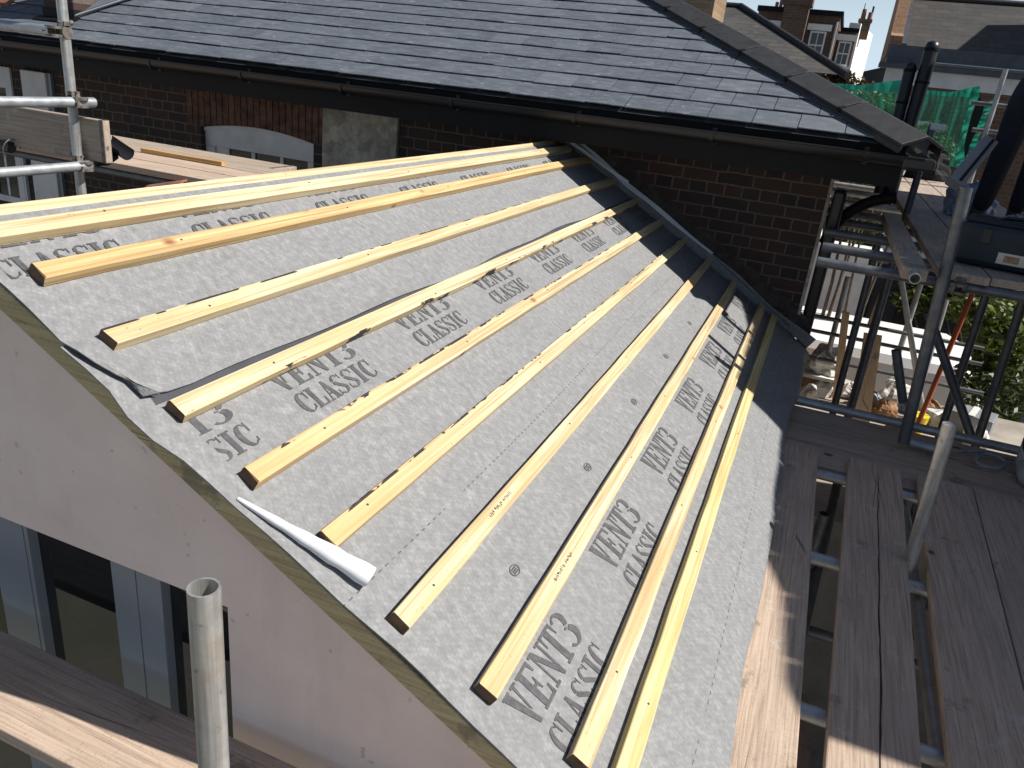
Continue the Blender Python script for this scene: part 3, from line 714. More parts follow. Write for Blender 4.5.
# windows
wn = MB(); yf = YW+.05
wn.prism([V(x, yf, arch_z(x)-.003) for x in ap] + [V(WX1, yf, -.832), V(WX0, yf, -.832)], (0, .07, 0))
wn.prism([V(x, yf-.014, arch_z(x)-.003) for x in ap] + [V(x, yf-.014, arch_z(x)-.035) for x in reversed(ap)], (0, .0138, 0))
for a, b in ((WX0, WX0+.09), (WX1-.09, WX1)): wn.box(a, b, yf, yf+.07, WZ0, -.8325)
for x in (WX0+.21, -4.33, -4.05): wn.box(x-.016, x+.016, yf+.015, yf+.05, WZ0, -.8325)
wn.box(WX0+.09, WX0+.2, yf+.02, yf+.05, WZ0, -.8325)
wf = wn.build('window', 'white_dirty', hs, bevel=.004)
MB().box(WX0+.05, WX1-.05, yf+.03, yf+.036, WZ0, -.8325).build('window_pane', 'glass', wf)
# left window and tall white door leaf
w2 = MB()
w2.box(-7.35, -6.91, YW-.02, YW+.05, -.62, -.44); w2.box(-6.99, -6.91, YW-.02, YW+.05, -1.6, -.62); w2.box(-7.35, -7.27, YW-.02, YW+.05, -1.6, -.62); w2.box(-7.35, -6.91, YW-.02, YW+.05, -1.66, -1.6); w2.box(-7.15, -7.12, YW-.01, YW+.04, -1.6, -.62)
f2 = w2.build('window', 'white_dirty', hs, bevel=.004)
MB().box(-7.30, -6.95, YW-.004, YW+.002, -1.62, -.60).build('window_pane', 'glass', f2)
dl = MB().box(-6.74, -6.44, YW-.05, YW+.01, -2.6, -.44).build('door_leaf', 'white_dirty', hs, bevel=.006)
MB().box(-6.435, -6.40, YW-.03, YW+.01, -2.6, -.44).build('door_jamb', 'alu', hs)
for k, x in enumerate((-6.89, -6.77)): MB().box(x, x+.018, YW-.03, YW+.01, -1.7, -1.05).build('glazing_bar', 'white_dirty', hs)
# eaves: fascia, soffit, gutter, brackets
XE = .457
MB().box(XL, XE-.09, GY+.115, GY+.14, -.375, -.150).build('fascia', 'black_paint', hs)
MB().box(XE-.115, XE-.09, GY+.14, 11, -.375, -.19).build('side_fascia', 'black_paint', hs)
MB().box(XL, XE-.117, GY+.142, YW, -.372, -.355).build('soffit', 'black_paint', hs)
MB().box(XC, XE-.117, YW, 11, -.372, -.355).build('side_soffit', 'black_paint', hs)
def half_round(p0, p1, out, r=.056, n=9):
    mb = MB(); p0 = Vector(p0); p1 = Vector(p1); out = Vector(out); R = []
    for p in (p0, p1):
        R.append([p + out*(r*math.cos(a)) + EZ*(-r*math.sin(a)) for a in (math.pi*i/n for i in range(n+1))])
    mb.grid(R, 0); q = [[p + (p-(pp))*.0 for p in row] for row, pp in zip(R, (p0, p1))]
    inner = [[c + (p-c)*.94 for p in row] for row, c in zip(R, (p0, p1))]; mb.grid(inner, 0)
    for row, inn in zip(R, inner):
        mb.add(row+inn, [(i, i+1, n+2+i, n+1+i) for i in range(n)])
    for k in (0, n): mb.add([R[0][k], R[1][k], inner[1][k], inner[0][k]], [(0, 1, 2, 3)])
    for p, d in ((p0, -1), (p1, 1)): pass
    return mb
g = half_round((XL, GY+.056, GZ-.0), (XE, GY+.056, GZ-.0), (0, -1, 0))
rim = MB()
g.tube((XL, GY, GZ), (XE, GY, GZ), .006, 8)
gu = g.build('gutter', 'black_plastic', hs)
x = XE-.28
while x > -9:
    b = MB(); c = V(x, GY+.056, GZ)
    b.grid([[c + V(d, -(.061)*math.cos(a), -.061*math.sin(a)) for d in (-.013, .013)] for a in (math.pi*i/8 for i in range(9))], .004, EX*0+EZ)
    b.box(x-.013, x+.013, GY+.108, GY+.114, GZ-.07, GZ+.02); b.build('gutter_bracket', 'black_plastic', gu); x -= .82
g2 = half_round((XE+.0, GY+.1, GZ-.004), (XE, 11, GZ-.004), (1, 0, 0)); g2.build('side_gutter', 'black_plastic', hs)
ec = MB(); ec.box(XE-.10, XE+.058, GY+.0, GY+.105, GZ-.062, GZ-.0); ec.build('gutter_corner', 'black_plastic', hs, bevel=.012)
# curved timber bracket under the eaves at the corner
bk = []
for i in range(9):
    a = math.radians(8+74*i/8); bk.append(V(XC+.02+.40*(1-math.cos(a)), YW+.12, -.455-.40*(1-math.sin(a))))
brk = MB()
brk.path([q+V(.02, .04, -.02) for q in bk], .036, 10)
brk.build('eaves_bracket', 'black_paint', hs)
MB().box(XC+.024, XC+.10, YW+.02, YW+.09, -H, -.47).build('downpipe', 'black_plastic', hs, bevel=.02)
# ---- slates: real laid slates on the front plane, hip on the right
PT = math.radians(22); SD = V(0, math.cos(PT), math.sin(PT)); SN = V(0, -math.sin(PT), math.cos(PT)); E0 = V(.41, GY+.035, -.152)
GAUGE = .200; SWD = .243; NROW = 15
def rof(a, b, h=0): return E0 + EX*a + SD*b + SN*h         # a along eaves (0 at hip corner), b up slope
cosp = math.cos(PT)
sl = MB(); rr = random.Random(11)
def clip_line(poly, f):
    out = []
    for i, p in enumerate(poly):
        q = poly[(i+1) % len(poly)]; fp, fq = f(p), f(q)
        if fp >= 0: out.append(p)
        if (fp >= 0) != (fq >= 0):
            t = fp/(fp-fq); out.append((p[0]+(q[0]-p[0])*t, p[1]+(q[1]-p[1])*t))
    return out
hipf = lambda p: -(p[0]) - p[1]*cosp - .0                   # inside while a <= -b cos p
VX = -4.62
valf = lambda p: p[0] - (VX-.41 + (p[1])*0.0)               # left boundary handled below
def lay(mb, fn, amin, hip, nrow, rr):
    for k in range(nrow):
        b0 = k*GAUGE; off = (.5 if k % 2 else 0)*SWD + rr.uniform(-.012, .012); a = amin - off
        while a < 0.2:
            wd = SWD + rr.uniform(-.004, .004); g = .0025; j = rr.uniform(-.004, .004); tl = rr.uniform(-.003, .003)
            poly = [(a+g, b0+j+tl), (a+wd-g, b0+j-tl), (a+wd-g, b0+GAUGE*1.9), (a+g, b0+GAUGE*1.9)]
            poly = clip_line(poly, hip)
            if len(poly) > 2:
                lift = .0145 + rr.uniform(0, .005)
                hh = lambda p: .004 + lift*(1-(p[1]-b0)/(GAUGE*1.9))
                top = [fn(p[0], p[1], hh(p)+.006) for p in poly]; bot = [fn(p[0], p[1], hh(p)) for p in poly]; m = len(poly)
                mb.add(top+bot, [tuple(range(m))] + [(i, m+i, m+(i+1) % m, (i+1) % m) for i in range(m)])
            a += wd
lay(sl, rof, -10.6, hipf, NROW, rr)
so = sl.build('slate_roof', 'slate', hs)
so['kind'] = 'thing'
BMAX = NROW*GAUGE+.12
und = MB(); und.add([rof(-10.8, -.02), rof(0, -.02), rof(-BMAX*cosp, BMAX), rof(-10.8, BMAX)], [(0, 1, 2, 3)])
def rof2(a, b, h=0):                                        # right-hand plane: a runs back from the corner
    return E0 + V(-b*math.cos(PT), -a, b*math.sin(PT)) + V(math.sin(PT), 0, math.cos(PT))*h
und.add([rof2(0, 0), rof2(-6, 0), rof2(-6, BMAX), rof2(-BMAX*cosp, BMAX)], [(0, 1, 2, 3)])
und.build('roof_underlay', 'lap', hs)
s2 = MB(); lay(s2, rof2, -6, hipf, NROW, random.Random(5)); s2.build('side_slate_roof', 'slate', hs)
# hip tiles
hd = (rof(-cosp, 1) - rof(0, 0)).normalized(); hl = (rof(-BMAX*cosp, BMAX)-rof(0, 0)).length
n1 = SN; n2 = V(math.sin(PT), 0, math.cos(PT)); w1 = n1.cross(hd).normalized(); w2 = hd.cross(n2).normalized()
if w1.x > 0: w1 = -w1
if w2.x < 0: w2 = -w2
upv = (n1+n2).normalized(); HT = .497; base0 = rof(0, 0)
k = 0
while k*HT < hl-.1:
    c0 = base0 + hd*(k*HT-.03) + upv*.072; c1 = c0 + hd*(HT-.012); mb = MB()
    for wv, nv in ((w1, n1), (w2, n2)):
        P = [c0, c1, c1+wv*.165-upv*.010, c0+wv*.165-upv*.010]
        mb.prism(P, -nv*.018); mb.prism([c0+wv*.165-upv*.010-nv*.0181, c1+wv*.165-upv*.010-nv*.0181, c1+wv*.165-upv*.058, c0+wv*.165-upv*.058], -wv*.014)
    ht = mb.build('hip_tile', 'hip', hs, bevel=.003)
    if k:
        cl = MB(); c = c0 - hd*.006
        cl.obox(c+w1*.150-upv*.016, hd, w1, upv, .012, .020, .012)
        cl.build('hip_clip', 'black_paint', ht)
    k += 1
# bedding under the hip
bd = MB(); bd.path([base0 + upv*.022 + hd*(-.02), base0+upv*.022 + hd*hl], .05, 8); bd.build('hip_bedding', 'lap', hs)
rt = MB(); rz = rof(-BMAX*cosp, BMAX); rt.prism([rz+V(0, -.17, -.05), rz+V(0, 0, .03), rz+V(0, .17, -.05)], (-8.5, 0, 0)); rt.build('ridge', 'hip', hs)
bs = MB(); bs.add([rz, rz+V(-8.4, 0, 0), rz+V(-8.4, 2.8, -1.1), rz+V(0, 2.8, -1.1)], [(0, 1, 2, 3)]); bs.build('rear_roof_plane', 'old_slate', hs)
# chimney stump with lead on the far left of the slates, and the lead gutter of the next roof
ch = thing('chimney', 'dark chimney stump rising from the slate roof beside the upright scaffold tube', 'chimney', rof(-6.43, .40), None)
c0_ = rof(-6.43, .36); cb = MB(); cb.box(c0_.x-.165, c0_.x+.165, c0_.y, c0_.y+.5, c0_.z-.06, c0_.z+.75); cb.build('stack', 'brick', ch, bevel=.01)
ap2 = MB(); ap2.prism([rof(-6.63, .28, .03), rof(-6.23, .28, .03), rof(-6.23, .40, .03), rof(-6.63, .40, .03)], SN*.006)
ap2.box(c0_.x-.172, c0_.x+.172, c0_.y-.008, c0_.y+.5, c0_.z-.06, c0_.z+.10); ap2.build('lead_apron', 'black_paint', ch)
lv = thing('lead_gutter', 'grey lead slope with a pale raised edge running up beside the chimney stump', 'lead valley', rof(-6.3, .5), None)
m = MB(); m.prism([rof(-6.26, .40, .034), rof(-6.10, 1.30, .034), rof(-6.10, 2.6, .03), rof(-7.2, 2.6, .62), rof(-6.62, .95, .40)], SN*.008); m.build('sheet', 'lead', lv)
m = MB(); m.path([rof(-6.27, .38, .05), rof(-6.17, .90, .05), rof(-6.09, 1.40, .05)], .013, 8); m.build('roll', 'lead', lv)
lr = thing('side_roof', 'old brown tiled roof corner at the top left picture corner', 'roof', rof(-7.6, .7), None)
m = MB(); m.prism([rof(-9.5, .45, .02), rof(-7.16, .50, .02), rof(-7.05, 1.6, .55), rof(-9.5, 1.6, .55)], SN*.03); m.build('tiles', 'terracotta', lr)

# ================================================================== buildings farther back
def window_at(parent, x0, x1, y, z0, z1, hood=True, sash=True, t=.05):
    mb = MB(); mb.box(x0, x1, y-.02, y+.03, z0, z0+t); mb.box(x0, x1, y-.02, y+.03, z1-t, z1); mb.box(x0, x0+t, y-.02, y+.03, z0+t, z1-t); mb.box(x1-t, x1, y-.02, y+.03, z0+t, z1-t)
    if sash: mb.box(x0+t, x1-t, y-.015, y+.02, (z0+z1)/2-.02, (z0+z1)/2+.02); mb.box((x0+x1)/2-.012, (x0+x1)/2+.012, y-.012, y+.02, z0+t, (z0+z1)/2-.02); mb.box((x0+x1)/2-.012, (x0+x1)/2+.012, y-.012, y+.02, (z0+z1)/2+.02, z1-t)
    w_ = mb.build('window', 'white', parent)
    MB().box(x0+t*.5, x1-t*.5, y+.004, y+.008, z0+t*.5, z1-t*.5).build('window_pane', 'glass', w_)
    if hood: MB().box(x0-.12, x1+.12, y-.06, y+.02, z1+.02, z1+.20).build('lintel', 'white', parent)
    MB().box(x0-.08, x1+.08, y-.08, y+.02, z0-.09, z0-.005).build('sill', 'white', parent)
fh = thing('brick_terrace', 'far brown brick flat topped terrace with white sash windows against the sky', 'house', (-2, 31, -H), 'houses beyond the roofs')
b = MB(); b.box(-3.15, -.68, 28, 34, -H, 2.55); b.box(-.68, -.12, 28.9, 34, -H, 2.22); b.build('wall', 'brick_far', fh)
b = MB(); b.box(-3.2, -.62, 27.93, 34.05, 2.552, 2.70); b.box(-.60, -.06, 28.85, 34, 2.222, 2.34); b.build('coping', 'black_paint', fh)
window_at(fh, -1.46, -.98, 27.99, 1.30, 2.10); window_at(fh, -2.85, -2.40, 27.99, 1.2, 2.10); window_at(fh, -.58, -.18, 28.89, 1.22, 1.94)
b = MB(); b.tube((-.74, 27.94, -H), (-.74, 27.94, 2.4), .04, 10); b.build('downpipe', 'galv_dirty', fh)
c = MB(); c.box(-2.35, -1.62, 27.4, 27.99, -H, 2.72); c.box(-2.42, -1.55, 27.33, 28.06, 2.722, 2.95); c.build('chimney_stack', 'brick_far', fh)
for k in range(4): m = MB(); m.tube((-2.25+.18*k, 27.7, 2.951), (-2.25+.18*k, 27.7, 3.3), .075, 10, .06); m.build('chimney_pot', 'terracotta', fh)
for k in range(3): m = MB(); m.tube((-2.78+.13*k, 29.5, 2.70), (-2.78+.13*k, 29.5, 2.98+.09*k), .055, 10); m.build('chimney_pot', 'terracotta', fh)
gw = thing('white_gable_house', 'far house end with bright white gable wall and two red chimney pots', 'house', (.2, 31, -H), 'houses beyond the roofs')
b = MB(); b.prism([V(.02, 29.2, -H), V(.42, 33.5, -H), V(.42, 33.5, 2.55), V(-.06, 29.2, 2.52)], (-.34, .03, 0)); b.build('gable_wall', 'offwhite_wall', gw)
b = MB(); b.box(-.14, .22, 29.5, 29.9, 2.1, 2.60); b.box(-.17, .25, 29.45, 29.95, 2.602, 2.68); b.build('chimney_stack', 'brick_far', gw)
for k in range(2): m = MB(); m.tube((-.05+.20*k, 29.7, 2.681), (-.05+.20*k, 29.7, 2.98-.08*k), .075, 10, .065); m.build('chimney_pot', 'terracotta', gw)
m = MB(); m.tube((.19, 29.7, 2.85), (.19, 29.7, 3.08), .03, 8); m.tube((-.08, 29.7, 2.95), (-.08, 29.7, 3.15), .012, 6); m.build('flue', 'black_paint', gw)
lh = thing('hipped_roof_house', 'neighbouring house with hipped grey slate roof showing above the near hip tiles', 'house', (-3, 14, -H), 'houses beyond the roofs')
ev = V(-.045, 10.9, .36); rg = V(-1.76, 13.2, 1.225)
rf = MB(); rf.add([V(-9, 10.9, .36), ev, rg, V(-9, 13.2, 1.225)], [(0, 1, 2, 3)]); rf.add([ev, V(-.045, 15.5, .36), rg], [(0, 1, 2)]); rf.build('roof', 'tile_grey', lh)
h = MB(); h.path([ev+V(.02, -.03, .0), rg+V(0, 0, .02)], .045, 8); h.path([rg+V(0, 0, .02), rg+V(-7, 0, .02)], .04, 8); h.build('hip_tiles', 'hip', lh)
MB().box(-9, -.25, 11.1, 15.3, -H, .33).build('wall', 'brick_far', lh)
cy = thing('chimney', 'pale yellow brick chimney side standing behind the hip of the near roof', 'chimney', (-2.1, 9.6, .2))
c = MB(); c.box(-2.03, -1.62, 9.9, 10.8, -.5, 2.2); c.build('stack', 'brick_stock', cy)
c = MB(); c.box(-2.55, -2.035, 9.95, 10.8, -.5, 1.12); c.build('flank', 'black_paint', cy)
# big house on the right with slate roof, brick party wall and lead parapet
bh = thing('slate_roofed_house', 'large house at right with old slate slope, orange brick party wall and pale band', 'house', (3, 20, -H), 'houses beyond the roofs')
def bx(x0, x1, y0, y1, z0, z1, mat, nm): return MB().box(x0, x1, y0, y1, z0, z1).build(nm, mat, bh)
SLP = -.055                                                 # the terrace steps down slightly to the right
def strip(y0, y1, za, zb, mat, nm, xa=.56, xb=9):
    return MB().prism([V(xa, y0, za), V(xb, y0, za), V(xb, y0, zb), V(xa, y0, zb)], (0, y1-y0, 0)).build(nm, mat, bh)
strip(16, 22, -H, .47, 'brick_far', 'wall'); strip(15.96, 16.2, .472, .72, 'white_dirty', 'pale_band')
strip(15.85, 16.3, .722, .80, 'lead', 'cornice', .42); strip(16.05, 16.5, .802, 1.10, 'lead', 'parapet', .52)
MB().add([V(.72, 16.5, 1.08), V(9, 16.5, 1.08), V(9, 18.6, 2.12), V(.72, 18.6, 2.12)], [(0, 1, 2, 3)]).build('roof', 'old_slate', bh)
MB().path([V(.72, 18.6, 2.14), V(9, 18.6, 2.14)], .06, 8).build('ridge', 'hip', bh)
pw = MB(); pw.prism([V(.50, 16.2, .9), V(.50, 18.9, .9), V(.50, 18.9, 3.4), V(.50, 17.8, 3.4), V(.50, 16.55, 1.32), V(.50, 16.2, 1.25)], (.20, 0, 0)); pw.build('party_wall', 'brick_orange', bh)
lf = MB(); lf.prism([V(.702, 16.5, 1.085), V(.702, 18.6, 2.125), V(.702, 18.6, 2.20), V(.702, 16.5, 1.16)], (.10, 0, 0)); lf.build('abutment_flashing', 'lead', bh)
ck = MB(); ck.box(4.6, 6.4, 16.9, 18.2, 1.2, 4.4); ck.build('chimney_stack', 'brick_far', bh)
window_at(bh, 1.02, 1.62, 15.99, -1.05, -.08, False, t=.07)
bb = thing('distant_house', 'small brown tiled roof end far off between white gable and large house', 'house', (.6, 38, -H), 'houses beyond the roofs')
b = MB(); b.prism([V(-.3, 36, 1.15), V(1.5, 36, 1.75), V(4, 36, 1.75), V(4, 36, -H), V(-.3, 36, -H)], (0, 4, 0)); b.build('roof', 'hip', bb)

# unseen brick block added past the right picture edge to shade the right-hand boards
ng = thing('shade_block', 'unseen brick block added beyond the right picture edge to throw shade', 'house', (3.8, 5, -H))
NX = 2.65
NPROF = [(2.19, .70), (2.24, 1.05), (2.40, 1.13), (2.85, 1.17), (3.10, 1.27), (4.18, 1.33), (4.23, 1.80), (5.2, 1.84), (5.67, 2.03), (5.71, 2.55), (5.9, 2.72)]  # outline shaped by the shade edges wanted on roof and boards
m = MB(); m.prism([V(NX, 2.19, -H)] + [V(NX, 5.9, -H)] + [V(NX, y, z-.05) for y, z in reversed(NPROF)], (3, 0, 0)); m.build('wall', 'brick_y', ng)
m = MB()
for (y0, z0), (y1, z1) in zip(NPROF, NPROF[1:]):
    k = max(1, int((y1-y0)/.11))
    for i in range(k):
        ya, yb = y0+(y1-y0)*i/k, y0+(y1-y0)*(i+.94)/k; za, zb = z0+(z1-z0)*i/k, z0+(z1-z0)*(i+.94)/k; e = rnd.uniform(-.02, .02)
        m.prism([V(NX-.03+e, ya, za-.048), V(NX-.03+e, yb, zb-.048), V(NX-.03+e, yb, zb+e), V(NX-.03+e, ya, za+e)], (3.1, 0, 0))
m.build('coping_tiles', 'hip', ng)

sb_ = thing('shade_sheeting', 'unseen sheet on tube legs added beyond the right picture edge to throw shade', 'scaffold', (3.2, 7.2, -H))  # added out of view to shade the upper right platform
m = MB(); m.grid([[V(NX+.03+.02*math.sin(y*5+z*2), y, z) for z in (.35, .9, 1.5, 2.1, 2.7)] for y in (5.905+.255*i for i in range(11))], .006, EX); m.build('sheeting', 'grey_board', sb_)
for x in (NX+.09, NX+1.2):
    for y in (6.0, 8.4): m = MB(); m.tube((x, y, -H), (x, y, 2.8), .0242, 12); m.build('upright', 'galv', sb_)
for z in (.38, 2.68): m = MB(); m.tube((NX+.09, 6.0, z), (NX+.09, 8.5, z), .0242, 12); m.build('ledger', 'galv', sb_)
# ================================================================== helper: point seen at photo pixel (x, y) standing on plane Y = d, or Z = d
def at(x, y, Y=None, Z=None):
    r = CF + CR*((x-512)/FPX) - CU*((y-384)/FPX)
    t = Y/r[1] if Y is not None else Z/r[2]
    return Vector(r*t)
T = scaffold_tube
# ------------------------------------------------------------------ near left: board along the gable wall and the standard in front of it
BG_L = 'scaffold boards along the pink gable wall'
board((-1.9, .955, -1.5), 'x', 3.9, .22, .038, 'shaded scaffold board with a sunlit front strip running along the pink gable wall', 'board_x')
FP = V(-.703, .725, -.748)
T(V(-.703, .725, -H), FP, 'open topped cement stained tube standing close in front of the glazed doors', 'galv_dirty')
T(V(-3.4, .775, -1.5-.064), V(.9, .775, -1.5-.064), 'ledger tube hidden under the front board by the pink wall', 'galv', group='tubes under the front board')

# ------------------------------------------------------------------ left scaffold beyond the ridge
GLS = 'left scaffold tubes'
LP = V(-3.58, 3.0, 0)
T(V(-3.585, 3.0, -H), V(-3.58, 3.0, 1.2), 'tall upright tube at left, stained tan just below its top coupler', 'galv_dirty')
T(V(-3.58-1.5, 2.945, -.055), V(-3.60, 2.945, -.055), 'top horizontal tube at far left ending at the coupler on the upright tube', 'galv')
T(V(-3.525, 1.2, -.372), V(-3.525, 3.08, -.372), 'middle pale tube at left crossing the upright tube above the toe board', 'galv')
T(V(-3.53, 1.2, -.690), V(-3.53, 3.03, -.682), 'lower pale tube at left crossing the upright tube below the toe board', 'galv')
kt = thing('capped_tube', 'short tube with black end cap and wire loop at the left picture edge', 'scaffold tube', (-4.2, 2.98, -.66))
MB().tube((-4.8, 3.02, -.665), (-4.17, 3.02, -.665), .0242, 18).build('tube', 'galv', kt)
MB().tube((-4.20, 3.02, -.665), (-4.09, 3.02, -.665), .030, 18).build('end_cap', 'black_plastic', kt)
MB().path([V(-4.09+.012*math.sin(a), 3.02+.05*math.cos(a), -.675+.055*math.sin(a)) for a in (i*.5 for i in range(11))], .003, 6).build('wire_loop', 'iron', kt)
tb = thing('toe_board', 'grey weathered toe board on edge behind the left upright tube', 'toe board', (-5, 3.06, -.55))
MB().obox(V(-4.93, 3.06, -.555), EX, EY, EZ, 1.5, .020, .105, .004).build('plank', 'board_grey', tb)
MB().obox(V(-3.445, 3.06, -.555), EX, EY, EZ, .012, .0215, .1065).build('end_band', 'iron', tb)
coupler((-3.58, 2.972, -.055), EZ, EX, 'rusty coupler joining the top tube to the left upright tube')
coupler((-3.54, 3.0, -.372), EZ, EY, 'coupler on the middle tube above the toe board')
coupler((-3.55, 3.0, -.684), EZ, EY, 'coupler and tie wire on the lower tube below the toe board')
GPL = 'boards of the back left platform'
for i, (y, xr_, m) in enumerate(((3.63, -3.14, 'board_x'), (3.87, -3.0, 'board_x'), (4.11, -3.08, 'board_grey'), (4.34, -3.3, 'board_grey'))):
    lb = ('front board of the platform by the arched window, broken pale end', 'second board of the platform by the arched window, white smeared end', 'third board of the platform by the arched window, below the loose batten', 'rear board of the platform, nearest the arched window')[i]
    board((xr_-1.9, y, -.75), 'x', 3.8, .225, .038, lb, m, GPL)
lbn = MB(); a = at(143, 150, Z=-.735); b = at(224, 164, Z=-.735); d = (b-a).normalized()
lbn.obox((a+b)/2 - EZ*.0, d, EZ.cross(d), EZ, (b-a).length/2, .022, .0135, .002)
tag(lbn.build('timber_offcut', 'pine_x', loc=(a+b)/2), 'loose yellow timber offcut lying on the platform boards by the arched window', 'timber')
T(V(-6.5, 3.56, -.813), V(-3.42, 3.56, -.813), 'tube under the front edge of the platform by the arched window', 'galv_shade')
T(V(-3.35, 3.45, -.90), V(-3.35, 4.5, -.90), 'cross tube below the end of the back left platform', 'galv_shade')
T(V(-3.36, 3.52, -H), V(-3.36, 3.52, -.79), 'short upright stub under the end of the back left platform', 'galv')
for i, (x0, x1, lab) in enumerate(((150, 186, 'reddish clay ridge piece beside the stub tube behind the top batten'), (238, 272, 'small reddish clay piece under the white smeared board end'))):
    a = at(x0, 188 if i == 0 else 183, Y=3.50+i*.12); b = at(x1, 183 if i == 0 else 178, Y=3.50+i*.12)
    m = MB(); d = (b-a); m.grid([[a + d*t + V(0, .055*math.cos(q), .04*math.sin(q)-.02) for q in (math.pi*k/8 for k in range(9))] for t in (0, .5, 1)], .012, EZ)
    tag(m.build('clay_piece', 'terracotta', loc=a), lab, 'clay tile', 'clay pieces by the back left platform')
gb = thing('gutter_offcut', 'black gutter offcut with bracket hanging at the end of the toe board', 'gutter piece', at(100, 158, Y=3.12))
p = at(103, 154, Y=3.12); m = MB(); m.obox(p, (EX*.8+EZ*.5).normalized(), EY, (EZ*.8-EX*.5).normalized(), .05, .05, .05, .015); m.build('socket', 'black_plastic', gb)
p = at(116, 149, Y=3.16); m = MB(); dd = (EX*.9-EZ*.35).normalized(); m.grid([[p + dd*t + V(0, .05*math.cos(q), -.045*math.sin(q)+.03) for q in (math.pi*k/8 for k in range(9))] for t in (-.08, 0, .08)], .004, EZ); m.build('channel', 'black_plastic', gb)

# ------------------------------------------------------------------ right-hand lower platform
GB = 'boards of the right hand lower platform'
YL = ['board beside the drooping membrane edge, half in sunlight', 'cracked board in the middle between the two open gaps', 'board right of the leaning post, with dark stains', 'board at the right picture edge beyond the dark stained one', 'outermost board of the lower platform, off the right picture edge']
for i, (x0, x1) in enumerate(((.045, .270), (.409, .634), (.700, .925), (.930, 1.155), (1.160, 1.385))):
    bb_ = board(((x0+x1)/2-(.0733 if i else 0), 1.62+.01*(i % 2), -1.5-.004*(i % 2)), 'y', 4.0, x1-x0, .038, YL[i], 'board_y', GB, bands=False, turn=math.radians(2.1 if i else 0))
    if i == 1:      # long open split down the middle of the board, and a shorter one beside it
        r = random.Random(4); c_ = V((x0+x1)/2-.0733, 1.63, -1.504); ro = Matrix.Rotation(-math.radians(2.1), 3, 'Z')
        for off, ya, yb, w0, nm in ((.012, -.75, 1.88, .0022, 'split'), (.035, -1.2, -.30, .0016, 'split')):
            n_ = 44; xs = off; L_, R_ = [], []
            for k in range(n_+1):
                xs += r.uniform(-.0022, .0022) + (off-xs)*.12; ww = w0*(.35+.9*math.sin(math.pi*k/n_))*r.uniform(.6, 1.3); y = ya+(yb-ya)*k/n_
                L_.append(c_ + ro @ V(xs-ww, y, .0012)); R_.append(c_ + ro @ V(xs+ww, y, .0012))
            m = MB(); m.grid([L_, R_]); m.build(nm, 'split_dark', bb_, recalc=False)
XLB = ['cross board under the near ends of the long right boards', 'cross board in the middle of the shaded platform end', 'cross board at the far edge beside the blue grey ledger tube']
for i, y in enumerate((3.645, 3.895, 4.150)):
    board((1.37, y, -1.540-.003*i), 'x', 2.7, .235, .038, XLB[i], 'board_x', GB, bands=False)
RZ = -1.5-.038-.0262
for y, lab in ((3.50, 'far transom tube crossing the gaps, bright at the far gap end'), (2.74, 'middle transom tube crossing both gaps between boards'), (1.90, 'near transom tube crossing the gaps at the bottom of the picture'), (1.0, 'nearest transom under the right boards below the picture edge')):
    T(V(.06, y, RZ-.006), V(1.9, y, RZ-.006), lab, 'galv', group='transoms under the right boards')
T(V(.655, .2, RZ-.058), V(.665, 3.9, RZ-.058), 'long blue grey tube under the gap right of the cracked board', 'galv')
T(V(.10, 4.325, -1.535), V(2.8, 4.325, -1.535), 'blue grey ledger tube along the far edge of the lower platform', 'galv')
p = at(906, 441, Z=-1.51); q = at(934, 449, Z=-1.51)
T(p, q, 'short pale tube offcut lying in the joint of the cross boards', 'galv')
p1 = at(950, 424, Y=2.80); p0 = at(913, 552, Y=2.80); d = (p0-p1).normalized()
m = MB(); m.tube(p1, p1 + d*2.6, .0235, 22)
tag(m.build('post', 'galv_dirty', loc=p1), 'weathered tan post leaning up through the gap between the right boards', 'post')
# lower frame seen through the gaps
T(V(.34, 3.30, -H), V(.34, 3.30, -1.66), 'dark upright under the gap beside the cracked board', 'galv_shade', group='dark tubes under the right boards')
T(V(.10, 3.05, -2.1), V(2.0, 3.05, -2.1), 'dark cross tube low under the gap beside the cracked board', 'galv_shade', group='dark tubes under the right boards')
T(V(.30, 2.2, -2.4), V(.42, 3.9, -1.7), 'dark sloping brace under the gap beside the cracked board', 'galv_shade', group='dark tubes under the right boards')
for x in (.30, .55): board((x, 2.2, -3.3), 'y', 3.9, .225, .038, 'dark board of the lift below, seen down the gap %s the cracked board' % ('left of' if x < .4 else 'right of'), 'board_y', 'boards of the lift below', bands=False)

# ------------------------------------------------------------------ right scaffold
R1y = 3.965; R1b = at(907, 428, Y=R1y); R1t = at(966, 188, Y=R1y)
d = (R1t-R1b).normalized()
T(R1b - d*((R1b.z+1.502)/d.z if R1b.z > -1.5 else 0) , R1t, 'dark upright tube at the front corner of the upper right platform', 'galv_shade', r=.0275)
UZ = -.65
GU = 'boards of the upper right platform'
UL = ['inner board of the upper right platform, along the gap to the house', 'second board of the upper right platform, left of the blue bag', 'third board of the upper right platform, under the blue bag', 'outer board of the upper right platform, under the standing person']
for i, (x0, x1) in enumerate(((.590, .806), (.814, 1.03), (1.038, 1.255), (1.263, 1.48))):
    for j, (ya, yb) in enumerate(((4.03, 7.9), (7.93, 11.0))):
        board(((x0+x1)/2, (ya+yb)/2+.03*(i % 2), UZ), 'y', yb-ya, x1-x0, .038, UL[i] if j == 0 else UL[i].replace('board of', 'far end board of').replace('under the blue bag', 'beyond the bag').replace('left of the blue bag', 'beyond the second joint').replace('under the standing person', 'behind the person'), 'board_greyy', GU, bands=False)
LZ = UZ-.038-.0262
T(V(.06, 4.07, LZ), V(2.2, 4.07, LZ), 'front ledger tube under the upper right platform, joined to the dark upright', 'galv_shade')
